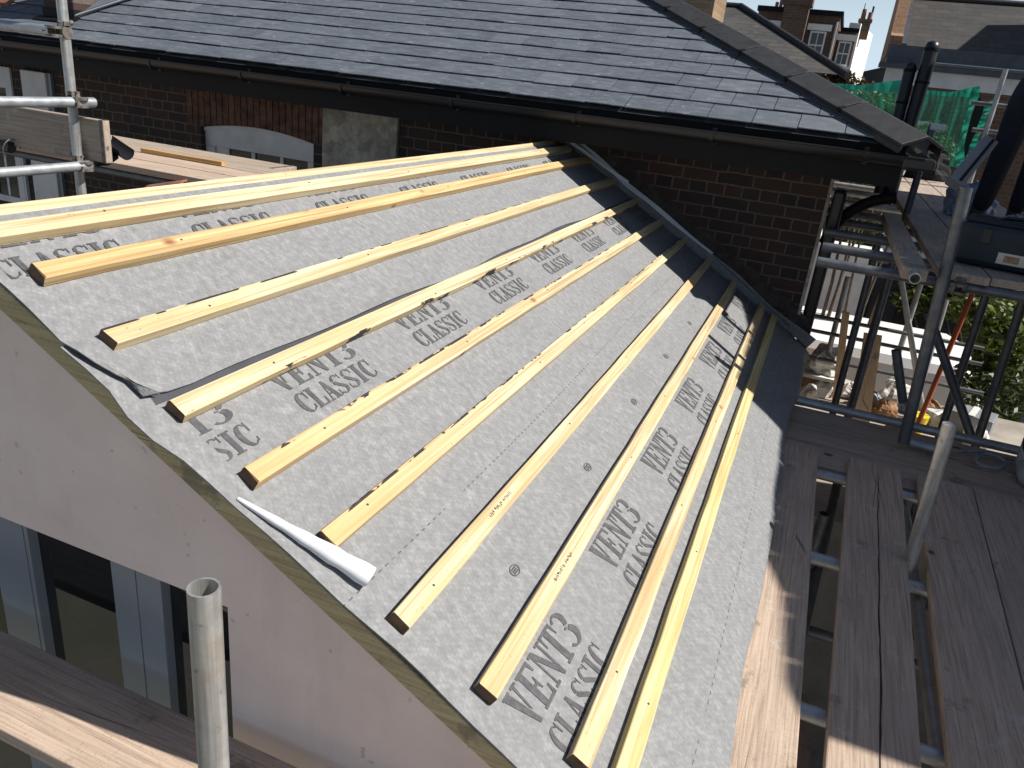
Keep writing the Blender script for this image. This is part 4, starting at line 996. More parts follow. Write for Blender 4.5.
coupler(V(.69, 4.02, LZ), EZ, EX, 'coupler at the foot of the front ledger on the dark upright')
tlabs = ['nearest', 'second', 'third', 'fourth', 'fifth', 'sixth', 'farthest']
for i, y in enumerate((4.56, 5.13, 5.70, 6.22, 6.95, 7.80, 8.55)):
    T(V(.075, y, LZ-.001), V(1.55, y, LZ-.001), '%s of the transom tubes bridging the gap between house and platform' % tlabs[i], 'galv_shade' if i < 4 else 'galv', group='transoms bridging the gap to the house', r=.0255)  # nearer transoms take the shaded colour, sunlit far ones the bright one
tt = thing('timber_beam', 'long greenish timber bearer lying on the transoms beside the platform', 'timber', (.475, 4.8, LZ))
MB().obox(V(.475, 4.90, LZ+.0262+.026), EY, EX, EZ, 1.04, .052, .026, .003).build('timber', 'board_greyy', tt)
pe = at(917, 279, Y=3.70); T(V(.468, 3.76, LZ+.052), V(.468, 3.99, LZ+.052), 'short rusty tube end poking out in front of the timber bearer', 'galv_dirty')
r2 = at(914, 189, Y=6.2)
T(V(r2.x, 6.2, -H), V(r2.x, 6.2, -.045), 'grey upright tube with white clamp beyond the black gutter corner', 'galv_shade')
wc = MB(); wc.obox(V(r2.x+.035, 6.19, -.06), EX, EY, EZ, .05, .022, .022, .008); tag(wc.build('pipe_clip', 'white', loc=V(r2.x, 6.19, -.06)), 'small white clip on top of the grey upright by the gutter corner', 'clip')
for px0, py0, px1, py1, r, lab in ((912, 62, 898, 118, .046, 'shorter black sleeved post standing beyond the hip tiles'), (934, 41, 910, 125, .054, 'taller black sleeved post with rounded top standing beyond the hip tiles')):
    a = at(px0, py0, Y=7.5); b = at(px1, py1, Y=7.5); d = (b-a).normalized(); L = (a.z+.65)/-d.z
    t = thing('sleeved_post', lab, 'post', a+d*L, 'black sleeved posts')
    m = MB(); m.path([a-d*.0, a+d*.012, a+d*.04, a+d*L], r, 16, [r*.35, r*.8, r, r]); m.build('sleeve', 'black_plastic', t)
    m = MB(); m.tube(a+d*.05, a+d*.075, r*1.06, 16); m.tube(a+d*.30, a+d*.32, r*1.05, 16); m.build('tie_band', 'black_paint', t)
a = at(921, 75, Y=7.7); b = at(906, 120, Y=7.7); T(b+(b-a)*1.6, a, 'thin sunlit tube between the two black sleeved posts', 'galv')

# uprights and braces under the upper platform, seen against the bright yard
GS = 'dark uprights under the upper right platform'
for x0, y0, x1, y1, Y, mt, lab in ((868, 277, 840, 390, 5.6, 'galv_shade', 'left one of the two dark uprights in front of the white van'), (888, 280, 857, 392, 5.6, 'galv_shade', 'right one of the two dark uprights, in front of the plywood sheet'),
        (984, 300, 943, 428, 5.2, 'galv_shade', 'dark upright crossing the slanting brace before the tree'), (1021, 303, 983, 435, 4.9, 'galv_shade', 'dark upright nearest the right picture edge, before the tree')):
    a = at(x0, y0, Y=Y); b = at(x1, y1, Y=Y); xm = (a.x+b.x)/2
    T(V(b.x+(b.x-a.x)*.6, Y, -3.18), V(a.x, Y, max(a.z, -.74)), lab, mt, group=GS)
a = at(928, 312, Y=4.6); b = at(971, 436, Y=4.6); T(b+(b-a)*.05, a, 'dark slanting brace falling to the right from the corner upright', 'galv_shade')
a = at(896, 350, Y=4.45); b = at(903, 402, Y=4.45); T(b, a, 'short dark tube stub leaning against the corner upright', 'galv_shade')
for x0, y0, x1, y1, Y, lab in ((901, 278, 912, 345, 7.2, 'pale thin tube leaning left above the white van'), (946, 300, 912, 415, 7.2, 'pale thin upright right of the corner upright, before the van'), (921, 283, 906, 330, 7.6, 'short pale tube left of the corner upright'), (848, 277, 829, 350, 7.4, 'pale upright left of the yellow timber, before the van')):
    a = at(x0, y0, Y=Y); b = at(x1, y1, Y=Y); b = b + (b-a)*((b.z+3.2)/(a.z-b.z)); T(b, a, lab, 'galv', group='pale tubes standing in the yard')
for i, (y0, y1) in enumerate(((314, 342), (329, 352), (356, 384))):
    a = at(806, y0, Y=7.3); b = at(985, y1+4, Y=7.3); b.z = a.z
    T(a, b, '%s thin rail crossing in front of the white van' % ('top', 'middle', 'bottom')[i], 'galv_shade', r=.017, group='rails in front of the van')
a = at(974, 290, Y=6.4); b = at(930, 395, Y=6.4); b2 = b+(b-a)*((b.z+3.19)/(a.z-b.z)) if a.z != b.z else b
op = MB(); op.tube(b2, a, .019, 12); tag(op.build('orange_pole', 'orange', loc=b2), 'orange pole leaning under the upper platform before the van', 'pole')

# ------------------------------------------------------------------ things on the upper platform
bg = thing('tool_bag', 'dark blue tool bag with white paper label on the upper right platform', 'bag', V(.93, 4.40, UZ), None)
bb0 = V(.935, 4.40, UZ+.108); bxv = V(.97, -.20, 0).normalized(); byv = EZ.cross(bxv)
m = MB(); m.obox(bb0, bxv, byv, EZ, .245, .14, .104, .03); m.build('body', 'blue_bag', bg, bevel=.004)
m = MB(); m.obox(bb0+EZ*.107, bxv, byv, EZ, .235, .13, .006, .003); m.path([bb0+EZ*.112+bxv*(.21*math.cos(q))+byv*(.10*math.sin(q)) for q in (2*math.pi*k/24 for k in range(25))], .006, 6); m.build('lid', 'fabric', bg)
m = MB(); m.obox(bb0 - byv*.1425 + bxv*.0 - EZ*.045, bxv, byv, EZ, .060, .0015, .026); lbx = m.build('paper_label', 'label_white', bg)
m = MB(); m.obox(bb0 - byv*.1445 + bxv*.0 - EZ*.045, bxv, byv, EZ, .032, .0008, .016); m.build('label_print', 'label_ink', lbx)
m = MB(); m.obox(bb0 - byv*.142 - bxv*.13 + EZ*.045, bxv, byv, EZ, .02, .004, .035, .003); m.build('buckle', 'black_plastic', bg)
m = MB(); m.path([bb0+EZ*.108-bxv*.12, bb0+EZ*.125-bxv*.07+byv*.03, bb0+EZ*.128+byv*.04, bb0+EZ*.125+bxv*.07+byv*.03, bb0+EZ*.108+bxv*.12], .010, 8); m.build('handle', 'black_plastic', bg)
gp_ = thing('boxed_profile', 'grey dusty boxed profile leaning above the corner upright, black strip along it', 'boxed profile', at(955, 186, Y=5.4))
a = at(955, 183, Y=5.2); b = at(988, 143, Y=5.6); d = (b-a).normalized(); e = V(.9, -.15, -.45); e = (e-d*e.dot(d)).normalized(); n_ = d.cross(e)
MB().obox((a+b)/2, d, e, n_, (b-a).length/2+.02, .044, .03, .006).build('body', 'grey_board', gp_)
MB().obox((a+b)/2+e*.012-n_*.036 if n_.y > 0 else (a+b)/2+e*.012+n_*.036, d, e, n_, (b-a).length/2, .008, .003).build('strip', 'black_paint', gp_)
def crumple(c, rx, ry, rz, r, amp=.25):
    mb = MB(); seg, rg_ = 22, 14; ph = [r.uniform(0, 6.3) for _ in range(6)]; vs = []; fs = []
    for i in range(rg_+1):
        th = math.pi*i/rg_
        for k in range(seg):
            f = 2*math.pi*k/seg; s_ = 1 + amp*(.5*math.sin(3*f+ph[0]+2*th)+.4*math.sin(5*th+ph[1]+f)+.35*math.sin(7*f+ph[2])*math.sin(th)) + r.uniform(-.5, .5)*amp*.5
            z_ = math.cos(th)*s_; z_ = max(z_, -.55)
            vs.append(c + V(rx*math.sin(th)*math.cos(f)*s_, ry*math.sin(th)*math.sin(f)*s_, rz*z_))
    for i in range(rg_):
        for k in range(seg): fs.append((i*seg+k, (i+1)*seg+k, (i+1)*seg+(k+1) % seg, i*seg+(k+1) % seg))
    return mb.add(vs, fs, False)
def bagthing(px, py, Y, rx, rz, mat, lab, zf, group='sacks and rubbish in the yard', cat='sack', name='sack'):
    p = at(px, py, Y=Y)
    if zf is not None and zf < -2:                  # stands on the terrace
        q = at(px, py, Z=zf+rz*.5)
        p = q if q[1] < 7.45 else at(px, py, Y=7.45); rz = min(.17, max(rz, (p.z-zf)/.55))
    p.z = zf + rz*.55 if zf is not None else p.z
    return tag(crumple(p, rx, rx*.8, rz, rnd).build(name, mat, loc=V(p.x, p.y, p.z-rz*.55)), lab, cat, group)
bagthing(973, 193, 6.6, .16, .15, 'poly_blue', 'crumpled blue and white plastic sack behind the boxed profile', UZ, 'plastic sacks on the upper platform')
bagthing(1016, 215, 5.6, .10, .09, 'poly_blue', 'small pale blue plastic pack behind the blue tool bag', UZ, 'plastic sacks on the upper platform')
bagthing(930, 155, 10.0, .22, .22, 'fabric2', 'dark heap under the green net at the far platform end', UZ, 'plastic sacks on the upper platform')
rp_ = [at(x, y, Z=-1.49) for x, y in ((925, 438), (945, 444), (960, 446), (985, 447), (1000, 452), (1008, 458), (1000, 463), (985, 461), (978, 455), (985, 449), (1003, 452), (1030, 457))]
rpm = MB(); fine = []
for i in range(len(rp_)-1):
    a_, b_, c_, d_ = rp_[max(i-1, 0)], rp_[i], rp_[i+1], rp_[min(i+2, len(rp_)-1)]
    for t in (0, .2, .4, .6, .8): fine.append(.5*((2*b_)+(c_-a_)*t+(2*a_-5*b_+4*c_-d_)*t*t+(3*b_-a_-3*c_+d_)*t*t*t))
for p in fine: p.z = -1.517
rpm.path(fine, .009, 8); tag(rpm.build('rope', 'rope', loc=fine[0]), 'grey rope with a loop lying on the cross boards by the black shoe', 'rope')

# green netting
def netpatch(pts0, pts1, n, m, wav, mat, lab, loc, group='green debris netting'):
    g_ = []
    for i in range(n+1):
        t = i/n; f = t*(len(pts0)-1); k = min(int(f), len(pts0)-2); a = pts0[k].lerp(pts0[k+1], f-k); f1 = t*(len(pts1)-1); k1 = min(int(f1), len(pts1)-2); b = pts1[k1].lerp(pts1[k1+1], f1-k1)
        g_.append([a.lerp(b, j/m) + V(0, wav*math.sin(t*19+j*.5)+wav*.6*math.sin(t*41), wav*.15*math.sin(t*9+j)) for j in range(m+1)])
    return tag(MB().grid(g_).build('debris_net', mat, loc=loc), lab, 'netting', group)
A = lambda x, y, Y=10.0: at(x, y, Y=Y)
netpatch([A(826, 84), A(850, 84), A(880, 87), A(903, 80)], [A(828, 150), A(850, 150), A(880, 152), A(896, 155)], 30, 10, .02, 'net', 'green net stretched behind the hip, left of the black posts', A(860, 85))
netpatch([A(924, 92), A(950, 92), A(979, 87)], [A(905, 160), A(935, 162), A(958, 168)], 30, 10, .02, 'net', 'green net sheet in front of the brick wall, right of the black posts', A(950, 92))
netpatch([A(922, 90, 9.95), A(950, 92, 9.95), A(980, 86, 9.95)], [A(922, 94, 9.95), A(950, 96.5, 9.95), A(979, 98, 9.95)], 20, 2, .015, 'net_dense', 'bunched top hem of the right hand green net', A(950, 92, 9.95))
netpatch([A(826, 83, 9.95), A(860, 85, 9.95), A(903, 80, 9.95)], [A(826, 86.5, 9.95), A(860, 90, 9.95), A(902, 93, 9.95)], 20, 2, .015, 'net_dense', 'bunched top hem of the left hand green net', A(860, 85, 9.95))
netpatch([A(972, 92, 9.8), A(967, 110, 9.8), A(962, 130, 9.8), A(955, 158, 9.8), A(958, 168, 9.8)], [A(981, 88, 9.8), A(974, 108, 9.8), A(966, 132, 9.8), A(964, 155, 9.8), A(966, 166, 9.8)], 30, 4, .03, 'net_dense', 'left strand of green net gathered round the dark opening', A(967, 110, 9.8))
netpatch([A(986, 103, 9.7), A(981, 118, 9.7), A(973, 138, 9.7), A(965, 160, 9.7)], [A(994, 100, 9.7), A(987, 118, 9.7), A(979, 138, 9.7), A(971, 164, 9.7)], 30, 4, .03, 'net_dense', 'right strand of green net gathered round the dark opening', A(981, 118, 9.7))
dk_ = MB(); dk_.prism([A(978, 96, 10.1), A(985, 104, 10.1), A(968, 160, 10.1), A(962, 150, 10.1)], (0, .05, 0)); tag(dk_.build('dark_opening', 'fabric2', loc=A(972, 130, 10.1)), 'black sheet put in for the dark opening between the green net strands', 'dark_opening')  # black sheet added for the darkness of the hole in the net
# frame of the far scaffold lift
fx = at(1006, 69, Y=9.3); fb = at(984, 140, Y=9.3)
T(V(fx.x, 9.3, -.65), fx, 'sunlit upright of the far guard rail by the green net', 'galv', group='far guard rail tubes')
T(V(.65, 9.32, fx.z-.01), V(2.6, 9.32, fx.z-.01), 'top rail of the far guard rail under the lead parapet', 'galv_shade', r=.013, group='far guard rail tubes')
for k, yy in enumerate((104, 131)):
    p = at(985, yy, Y=9.34); T(V(p.x-.12, 9.34, p.z), V(2.6, 9.34, p.z), '%s rail of the far guard rail behind the person' % ('middle', 'lower')[k], 'galv_shade', r=.022, group='far guard rail tubes')

# ------------------------------------------------------------------ people
def person(label, base, joints, radii, edges, mat, head, face, boots, boot_mat, loc, hands=()):
    t = thing('person', label, 'person', loc)
    me = bpy.data.meshes.new('body'); me.from_pydata([tuple(Vector(j)+Vector(base)-Vector(loc)) for j in joints], edges, [])
    o = bpy.data.objects.new('body', me); COL.objects.link(o); o.parent = t
    o.modifiers.new('skin', 'SKIN'); me.skin_vertices[0].data[0].use_root = True
    for i, r in enumerate(radii):
        me.skin_vertices[0].data[i].radius = (r, r) if not hasattr(r, '__len__') else r
    sb = o.modifiers.new('smooth', 'SUBSURF'); sb.levels = 2; sb.render_levels = 2
    for m in o.modifiers: pass
    me.materials.append(MT[mat]); WORLDLOC[o.name] = Vector(loc)
    hc = Vector(head)+Vector(base); f = Vector(face).normalized(); s_ = f.cross(EZ).normalized()
    hm = MB(); hm.ball(hc, .078, .09, .115, 20, 14); hm.ball(hc+f*.092-EZ*.01, .014, .014, .022, 8, 6)
    for q in (-1, 1): hm.ball(hc+s_*(.078*q)-EZ*.005, .012, .018, .03, 8, 6)
    hd_ = hm.build('head', 'skin', t)
    em = MB()
    for q in (-1, 1): em.ball(hc+f*.082+s_*(.03*q)+EZ*.018, .011, .011, .009, 8, 6)
    em.build('eyes', 'boot', hd_)
    mm = MB(); mm.ball(hc+f*.084-EZ*.05, .022, .012, .006, 8, 6); mm.build('mouth', 'terracotta', hd_)
    hr = MB(); hr.ball(hc-f*.012+EZ*.022, .088, .098, .108, 18, 12); hr.build('hair', 'hair', t)
    for p in boots:
        c = Vector(p)+Vector(base); b = MB(); b.path([c+V(0, .06, .045), c+V(0, .02, .045), c+V(-.01, -.06, .04), c+V(-.015, -.14, .032), c+V(-.015, -.18, .028)], .045, 12, [.03, .046, .048, .044, .024]); b.path([c+V(0, .02, .04), c+V(0, .03, .17)], .05, 12); b.build('boot', boot_mat, t)
    for wpt, d, up_ in hands:
        wv = Vector(wpt)+Vector(base); d = Vector(d).normalized(); up_ = Vector(up_).normalized(); sd = d.cross(up_).normalized()
        hmb = MB(); hmb.obox(wv+d*.045, d, sd, up_, .05, .04, .014, .012)
        for k, L in enumerate((.070, .080, .075, .058)):
            st = wv+d*.09+sd*(-.031+.0205*k); hmb.path([st, st+d*(L*.5)-up_*.006, st+d*(L*.75)-up_*.028, st+d*(L*.7)-up_*.05], .009, 8, [.0095, .009, .008, .006])
        st = wv+d*.03+sd*.04; hmb.path([st, st+sd*.03+d*.03, st+sd*.035+d*.06-up_*.015], .011, 8, [.012, .010, .007]); hmb.build('hand', 'skin', t)
    return t
# pelvis root, spine, neck, arms, legs; leaning to the right, working by the wall
J = [(0, 0, .95), (.10, .0, 1.15), (.24, 0, 1.36), (.33, 0, 1.46), (.16, -.17, 1.38), (-.02, -.24, 1.24), (-.10, -.32, 1.36), (.36, .20, 1.36), (.52, .24, 1.12), (.66, .2, .98), (-.07, -.08, .88), (-.10, -.09, .49), (-.13, -.07, .09), (.10, .10, .88), (.14, .12, .49), (.13, .16, .09)]
E_ = [(0, 1), (1, 2), (2, 3), (2, 4), (4, 5), (5, 6), (2, 7), (7, 8), (8, 9), (0, 10), (10, 11), (11, 12), (0, 13), (13, 14), (14, 15)]
RD = [(.15, .12), (.15, .12), (.17, .13), .06, .075, .056, .042, .075, .056, .042, .105, .078, .062, .105, .078, .062]
pb = at(1000, 216, Z=UZ); pb = V(pb.x, pb.y, UZ) * 1.0
pb = V(1.14, 6.15, UZ)
person('person in dark navy work clothes leaning right on the upper platform behind the blue bag', pb, J, RD, E_, 'fabric', (.43, 0, 1.60), (.9, -.1, -.4), [(-.13, -.07, 0), (.13, .16, 0)], 'boot', pb, [((-.10, -.32, 1.37), (-.6, -.2, .7), (0, -1, 0)), ((.66, .2, .98), (.5, 0, -.8), (1, 0, .4))])
# second person: only a leg enters the picture at the right edge of the lower platform
J2 = [(0, 0, .95), (.02, 0, 1.15), (.03, 0, 1.36), (.03, 0, 1.50), (.20, .02, 1.40), (.27, 0, 1.12), (.25, -.12, .90), (-.16, .02, 1.38), (-.20, -.10, 1.15), (-.08, -.24, 1.10), (-.09, 0, .88), (-.11, -.02, .49), (-.12, 0, .09), (.10, 0, .88), (.12, -.01, .49), (.13, .05, .09)]
pb2 = V(1.335, 4.02, -1.540)
person('person in black trousers, one leg at the right edge of the lower platform', pb2, J2, RD, E_, 'fabric2', (.03, -.02, 1.64), (0, -1, -.3), [(-.12, 0, 0), (.13, .05, 0)], 'shoe_grey', pb2, [((.25, -.12, .90), (0, -.4, -.8), (0, -1, .3)), ((-.08, -.24, 1.10), (.6, -.5, -.2), (0, 0, 1))])
bpy.data.objects
# ================================================================== the yard
gr = MB(); gr.add([V(-400, -200, -H), V(400, -200, -H), V(400, 900, -H), V(-400, 900, -H)], [(0, 1, 2, 3)])
gr.build('ground', 'ground', kind='structure')
tz = -2.5
MB().box(-.5, 2.35, 4.9, 7.8, -H+.01, tz).build('terrace', plain('pale_concrete', (.30, .27, .23), .9, var=.25, scale=4, bump=.3), kind='structure')
# white panel van
vn = thing('van', 'white panel van parked in the yard below the scaffold', 'van', V(0, 11, -H))
vx0, vx1, vy0, vy1, vz = -2.75, 2.42, 10.25, 12.05, -2.76
prof = [(vx0, -4.35), (vx0, -3.55), (vx0+.75, -3.35), (vx0+1.35, vz-.03), (vx0+1.6, vz), (vx1-.35, vz-.01), (vx1-.08, vz-.12), (vx1, vz-.5), (vx1+.04, -3.6), (vx1+.02, -4.35)]
m = MB(); rows = []
for y, ins in ((vy0+.02, .0), (vy0, .0), (vy0+.10, .0), (vy1-.10, 0), (vy1, 0)):
    pass
nP = len(prof)
def vprof(y, k): return [V(x*1.0 if True else x, y, z - (k if z > -3.3 else 0)) for x, z in prof]
rows = [vprof(vy0+.16, .0), vprof(vy1-.16, 0)]
L0 = [V(x, vy0 + (.16 if z > -3.3 else 0), z) for x, z in prof]; 
body = MB(); sides = [(vy0, .14), (vy0+.05, .03), (vy0+.16, 0), (vy1-.16, 0), (vy1-.05, .03), (vy1, .14)]
G = []
for y, dz in sides:
    G.append([V(x + (dz*.5 if x < 0 else -dz*.5), y, z - (dz if z > -3.2 else 0)) for x, z in prof])
for i in range(len(G)-1):
    for k in range(nP-1): body.add([G[i][k], G[i][k+1], G[i+1][k+1], G[i+1][k]], [(0, 1, 2, 3)])
for row in (G[0], G[-1]): body.add(row, [tuple(range(nP))])
body.add([G[0][0], G[-1][0], G[-1][-1], G[0][-1]], [(0, 1, 2, 3)])
body.build('body', 'van_white', vn)
m = MB(); m.prism([V(vx0+1.0, vy0-.006, -3.42), V(vx0+1.5, vy0-.006, -2.98), V(vx0+2.1, vy0-.006, -2.98), V(vx0+2.1, vy0-.006, -3.42)], (0, .01, 0)); m.build('side_window', 'glass', vn)
m = MB(); m.prism([V(vx1+.045, vy0+.25, -3.4), V(vx1+.012, vy0+.25, -2.95), V(vx1+.012, vy0+.85, -2.95), V(vx1+.045, vy0+.85, -3.4)], (.006, 0, 0)); m.build('rear_window', 'glass', vn)
m = MB(); m.box(vx0+.4, vx1-.1, vy0-.012, vy0+.02, -3.78, -3.70); m.build('side_moulding', 'black_plastic', vn)
m = MB()
for x in (vx0+2.14, vx0+3.3): m.box(x, x+.012, vy0-.003, vy0+.02, -4.3, -2.95)
m.build('door_seam', 'black_paint', vn)
for x in (vx0+.95, vx1-1.0):
    for y in (vy0+.02, vy1-.22):
        w_ = MB(); w_.tube((x, y-.02, -4.47), (x, y+.20, -4.47), .33, 24); wo = w_.build('wheel', 'tyre', vn)
        r_ = MB(); r_.tube((x, y-.03, -4.47), (x, y-.018, -4.47), .19, 18); r_.build('hubcap', 'galv', wo)
for y in (vy0+.06, vy1-.2): m = MB(); m.box(vx1+.0, vx1+.05, y, y+.14, -3.9, -3.4); m.build('tail_light', 'terracotta', vn)
# walls, shed, hedges behind
def wallthing(x0, x1, y, z, mat, lab, cap='hip', name='garden_wall', th=.22):
    t = thing(name, lab, 'wall', V((x0+x1)/2, y, -H)); MB().box(x0, x1, y, y+th, -H, z).build('masonry', mat, t); MB().box(x0-.03, x1+.03, y-.03, y+th+.03, z+.002, z+.06).build('coping', cap, t); return t
wallthing(-.2, 1.05, 13.0, -2.02, 'white_dirty', 'pale rendered garden wall with sunlit cap behind the van', 'white')  # cap gets a brighter white than the wall, standing in for sunlight
sh = thing('shed', 'dark navy timber shed behind the van', 'shed', V(1.8, 13.2, -H))
MB().box(1.1, 2.5, 13.0, 14.6, -H, -2.1).build('wall', 'fabric', sh); m = MB(); m.prism([V(1.0, 12.85, -2.12), V(1.0, 14.8, -1.9), V(1.0, 14.8, -1.82), V(1.0, 12.85, -2.04)], (1.6, 0, 0)); m.build('roof', 'lead', sh)
m = MB(); m.box(1.5, 2.0, 12.97, 12.999, -4.6, -2.5); m.build('door', 'black_paint', sh)
R2_ = random.Random(21)
def bush(name, lab, cat, clumps, n, size, mat, base, trunk=None, group=None):
    t = thing(name, lab, cat, base, group)
    tr = MB(); b = Vector(base)
    for c, rad in clumps:
        c = Vector(c); mid = b.lerp(c, .5) + V(R2_.uniform(-.1, .1), R2_.uniform(-.1, .1), .1); w_ = trunk or .03
        tr.path([b, b.lerp(mid, .5), mid, c], w_, 8, [w_, w_*.8, w_*.55, w_*.2])
    tr.build('trunk', 'trunk', t); leaves(MB(), [], 0, 0, R2_)
    cm_ = MB(); leaves(cm_, clumps, n, size, R2_); cm_.build('crown', mat, t, recalc=False); return t
def C3(x, y, Y, r): return (at(x, y, Y=Y), r)
bush('tree', 'leafy green tree hanging over the right end of the white van', 'tree', [C3(1000, 318, 8.6, .30), C3(985, 335, 8.6, .24), C3(1010, 345, 8.8, .28), C3(995, 365, 8.7, .22), C3(1022, 325, 8.9, .35), C3(975, 312, 8.9, .22), C3(1020, 300, 9.2, .3)], 210, .055, 'leaf', V(2.75, 9.0, -H), .06)
bush('shrub', 'dark shrub below the green tree at the right picture edge', 'shrub', [C3(985, 395, 8.3, .28), C3(1010, 400, 8.4, .32), C3(975, 378, 8.6, .22), C3(1005, 425, 8.0, .25), C3(1015, 375, 8.8, .3)], 230, .045, 'leaf_dark', V(2.6, 8.5, -H), .03)
bush('shrub', 'sunlit yellow green shrub under the front ledger, left of the corner upright', 'shrub', [C3(908, 293, 13, .35), C3(918, 300, 13, .35), C3(930, 292, 13.2, .35)], 160, .06, 'leaf', V(2.6, 13, -H), .03)
bush('shrub', 'sunlit shrub under the front ledger, right of the corner upright', 'shrub', [C3(955, 295, 12.8, .4), C3(968, 300, 12.8, .4), C3(985, 296, 12.8, .45), C3(945, 305, 13, .35)], 160, .06, 'leaf', V(3.1, 12.8, -H), .03)
bush('shrub', 'dark shrub at the foot of the gap beside the house corner', 'shrub', [C3(845, 262, 13.5, .5), C3(870, 255, 13.5, .5), C3(890, 262, 13.5, .5), C3(858, 235, 14, .45), C3(880, 230, 14, .45)], 200, .06, 'leaf_dark', V(1.2, 13.5, -H), .03)
bush('hedge_bush', 'pale green bush behind the left hand green net', 'bush', [C3(850, 103, 11.6, .25), C3(868, 108, 11.6, .27), C3(885, 108, 11.6, .25), C3(900, 112, 11.6, .25), C3(840, 97, 11.6, .2)], 260, .035, 'leaf', V(.4, 11.6, -H), .04)
bush('hedge_bush', 'small green bush seen low through the right hand green net', 'bush', [C3(932, 135, 11.4, .22), C3(925, 150, 11.4, .25), C3(940, 150, 11.4, .2), C3(885, 195, 11.4, .25), C3(870, 192, 11.4, .25)], 220, .035, 'leaf', V(.9, 11.4, -H), .04)
bush('bush', 'bronze leaved bush beside the foot of the white gable', 'bush', [C3(828, 82, 13, .16), C3(838, 82, 13, .15), C3(846, 78, 13, .13), C3(856, 86, 13, .16), C3(868, 90, 13, .16)], 200, .035, 'leaf_red', V(0, 13, -H), .04)
# junk in the yard
ps = thing('plywood_sheet', 'tan plywood sheet standing upright in the yard before the white van', 'plywood', at(866, 400, Y=6.6))
a = at(873, 334, Y=6.6); b = at(863, 404, Y=6.55); d = (b-a); b2 = b + d*((b.z-tz)/-d.z); dd = (a-b2).normalized(); MB().obox((a+b2)/2, dd, V(1, .1, 0).normalized(), dd.cross(V(1, .1, 0)).normalized(), (a-b2).length/2, .068, .010).build('sheet', 'ply', ps)
a = at(846, 312, Y=7.0); b = at(836, 395, Y=7.0); d = b-a; b2 = b + d*((b.z-tz)/-d.z)
m = MB(); dd = (a-b2).normalized(); m.obox((a+b2)/2, dd, EX, dd.cross(EX).normalized(), (a-b2).length/2, .030, .022, .003); tag(m.build('timber_post', 'ply', loc=b2), 'narrow yellow timber standing upright in front of the white van', 'timber')
c = at(808, 388, Y=7.3)
cr = thing('crate', 'brown wooden crate beside the house corner in the yard', 'crate', V(c.x, 7.45, tz))
ct = at(812, 378, Y=7.3).z
m = MB(); m.box(c.x-.20, c.x+.22, 7.3, 7.7, tz, ct); m.build('box', 'poly_brown', cr, bevel=.01); m = MB(); m.box(c.x-.22, c.x+.24, 7.28, 7.72, ct+.002, ct+.03); m.build('lid', 'white', cr)
p = at(824, 368, Y=7.45); tag(crumple(V(p.x, p.y, ct+.12), .17, .14, .15, rnd, .35).build('rubble_sack', 'poly_white', loc=V(p.x, p.y, ct+.04)), 'big grey white rubble sack on the brown crate', 'sack', 'sacks and rubbish in the yard')
for px, py, Y, rx, mt, lab in ((820, 390, 8.4, .12, 'poly_white', 'white paper bag standing before the brown crate'), (808, 396, 8.0, .10, 'poly_white', 'small white bag at the near corner of the brown crate'), (850, 392, 9.3, .15, 'poly_white', 'white bag between the two dark uprights'), (893, 398, 9.2, .18, 'poly_white', 'white plastic bag left of the corner upright'),
        (884, 412, 8.6, .12, 'poly_brown', 'small brown sack left of the corner upright'), (946, 420, 8.6, .24, 'poly_white', 'white sack with brown stain right of the corner upright'), (928, 412, 9.0, .16, 'poly_brown', 'brown sack behind the white sack right of the corner upright'), 
        (907, 406, 9.1, .12, 'poly_blue', 'blue plastic bundle just right of the corner upright'), (962, 425, 8.3, .13, 'grey_board', 'grey cement bag before the flat box'), (975, 440, 7.6, .12, 'poly_white', 'white torn bag at the foot of the slanting brace'), (868, 402, 8.6, .14, 'grey_board', 'grey bag at the foot of the plywood sheet')):
    bagthing(px, py, Y, rx*.85, .10, mt, lab, tz)
yb = thing('bucket', 'small yellow bucket on the yard floor right of the corner upright', 'bucket', V(at(916, 424, Y=6.9).x, 6.9, tz))
p = V(at(916, 424, Y=6.9).x, 6.9, tz); m = MB(); m.tube(p, p+EZ*.17, .065, 16, .085); m.build('pail', 'yellow', yb); m = MB(); m.path([p+EZ*.17+V(.085*math.cos(q), .02, .06*math.sin(q)) for q in (math.pi*k/8 for k in range(9))], .004, 6); m.build('handle', 'iron', yb)
bx_ = thing('flat_box', 'grey flat box with pale top lying in the yard before the tree', 'box', V(at(972, 418, Y=7.2).x, 7.2, tz))
c = at(972, 418, Y=7.2); m = MB(); m.obox(V(c.x, 7.2, tz+.10), V(.95, -.3, 0), V(.3, .95, 0), EZ, .17, .14, .10, .008); m.build('carton', 'grey_board', bx_); m = MB(); m.obox(V(c.x, 7.2, tz+.204), V(.95, -.3, 0), V(.3, .95, 0), EZ, .025, .14, .003); m.build('tape', 'poly_white', bx_)
# things behind the viewer that show in the door glass
wallthing(-9, 3, -5.5, -3.2, 'brick_far', 'brown brick garden wall on the viewer side, mirrored in the door glass')
bush('bush', 'garden bush on the viewer side, mirrored in the door glass', 'bush', [(V(-5.5, -3.4, -4.1), .6), (V(-4.4, -4.2, -3.3), .8), (V(-6.4, -3.0, -4.2), .5), (V(-4.9, -2.6, -4.4), .4)], 240, .09, 'leaf', V(-5.3, -4, -H), .06)
board((-4.2, -1.8, -3.4), 'x', 3.9, .225, .038, 'scaffold board on the viewer side, mirrored in the door glass', 'board_x', bands=False)

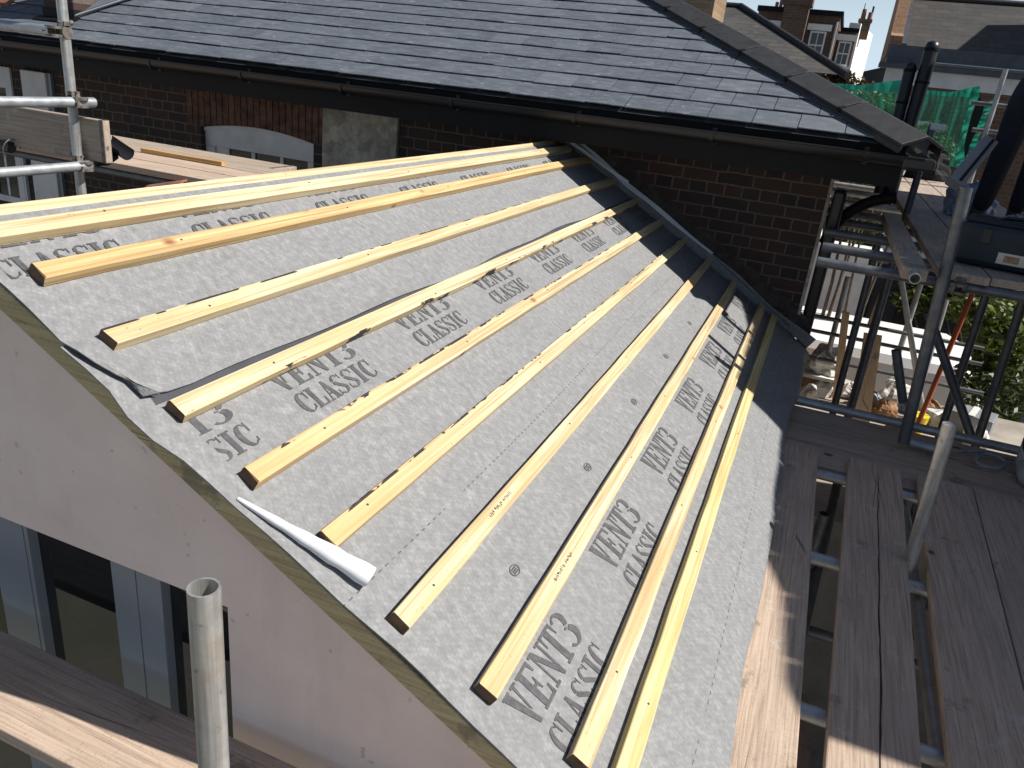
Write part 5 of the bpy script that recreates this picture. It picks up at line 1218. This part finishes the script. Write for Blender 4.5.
# ================================================================== sky, sun, camera
wd = bpy.data.worlds.new('World'); SC.world = wd; wd.use_nodes = True; nt = wd.node_tree; bgn = nt.nodes['Background']
sky = nt.nodes.new('ShaderNodeTexSky'); sky.sky_type = 'NISHITA'; sky.sun_disc = False
sky.sun_elevation = math.asin(SUN.z); sky.sun_rotation = math.atan2(SUN.x, SUN.y)
sky.air_density = 1.0; sky.dust_density = 1.0; sky.ozone_density = 1.0
# pale summer haze along the horizon: the lowest band of sky is lighter than the clear dome
tcw = nt.nodes.new('ShaderNodeTexCoord'); spw = nt.nodes.new('ShaderNodeSeparateXYZ'); nt.links.new(tcw.outputs['Generated'], spw.inputs[0])
rw = nt.nodes.new('ShaderNodeMapRange'); rw.interpolation_type = 'SMOOTHSTEP'; nt.links.new(spw.outputs['Z'], rw.inputs['Value'])
rw.inputs['From Min'].default_value = .02; rw.inputs['From Max'].default_value = .26; rw.inputs['To Min'].default_value = 1; rw.inputs['To Max'].default_value = 0
mw = nt.nodes.new('ShaderNodeMix'); mw.data_type = 'RGBA'; nt.links.new(rw.outputs[0], mw.inputs[0]); nt.links.new(sky.outputs[0], mw.inputs[6]); mw.inputs[7].default_value = (8.2, 10.0, 11.6, 1)
nt.links.new(mw.outputs[2], bgn.inputs[0]); bgn.inputs[1].default_value = SKY_STRENGTH
sd = bpy.data.lights.new('sun', 'SUN'); sd.energy = SUN_STRENGTH; sd.angle = math.radians(.53); sd.color = (1, .955, .88)
so_ = bpy.data.objects.new('sun', sd); COL.objects.link(so_); so_.rotation_euler = SUN.to_track_quat('Z', 'Y').to_euler(); so_.location = (0, 0, 20)
cd = bpy.data.cameras.new('camera'); cam = bpy.data.objects.new('camera', cd); COL.objects.link(cam); SC.camera = cam
cd.sensor_width = 36; cd.sensor_fit = 'HORIZONTAL'; cd.lens = 36*FPX/1024; cd.clip_start = .02; cd.clip_end = 2000
M3 = Matrix(((CR[0], CU[0], -CF[0]), (CR[1], CU[1], -CF[1]), (CR[2], CU[2], -CF[2])))
cam.matrix_world = M3.to_4x4()
# lift everything so that the yard is at z = 0
for o in SC.objects:
    if o.parent is None: o.location.z += H
SC.view_settings.view_transform = 'Standard'; SC.view_settings.look = 'None'; SC.view_settings.exposure = EXPOSURE; SC.view_settings.gamma = 1
SC.view_settings.use_curve_mapping = False
SC.render.engine = 'CYCLES'; SC.cycles.max_bounces = 6; SC.cycles.transparent_max_bounces = 12
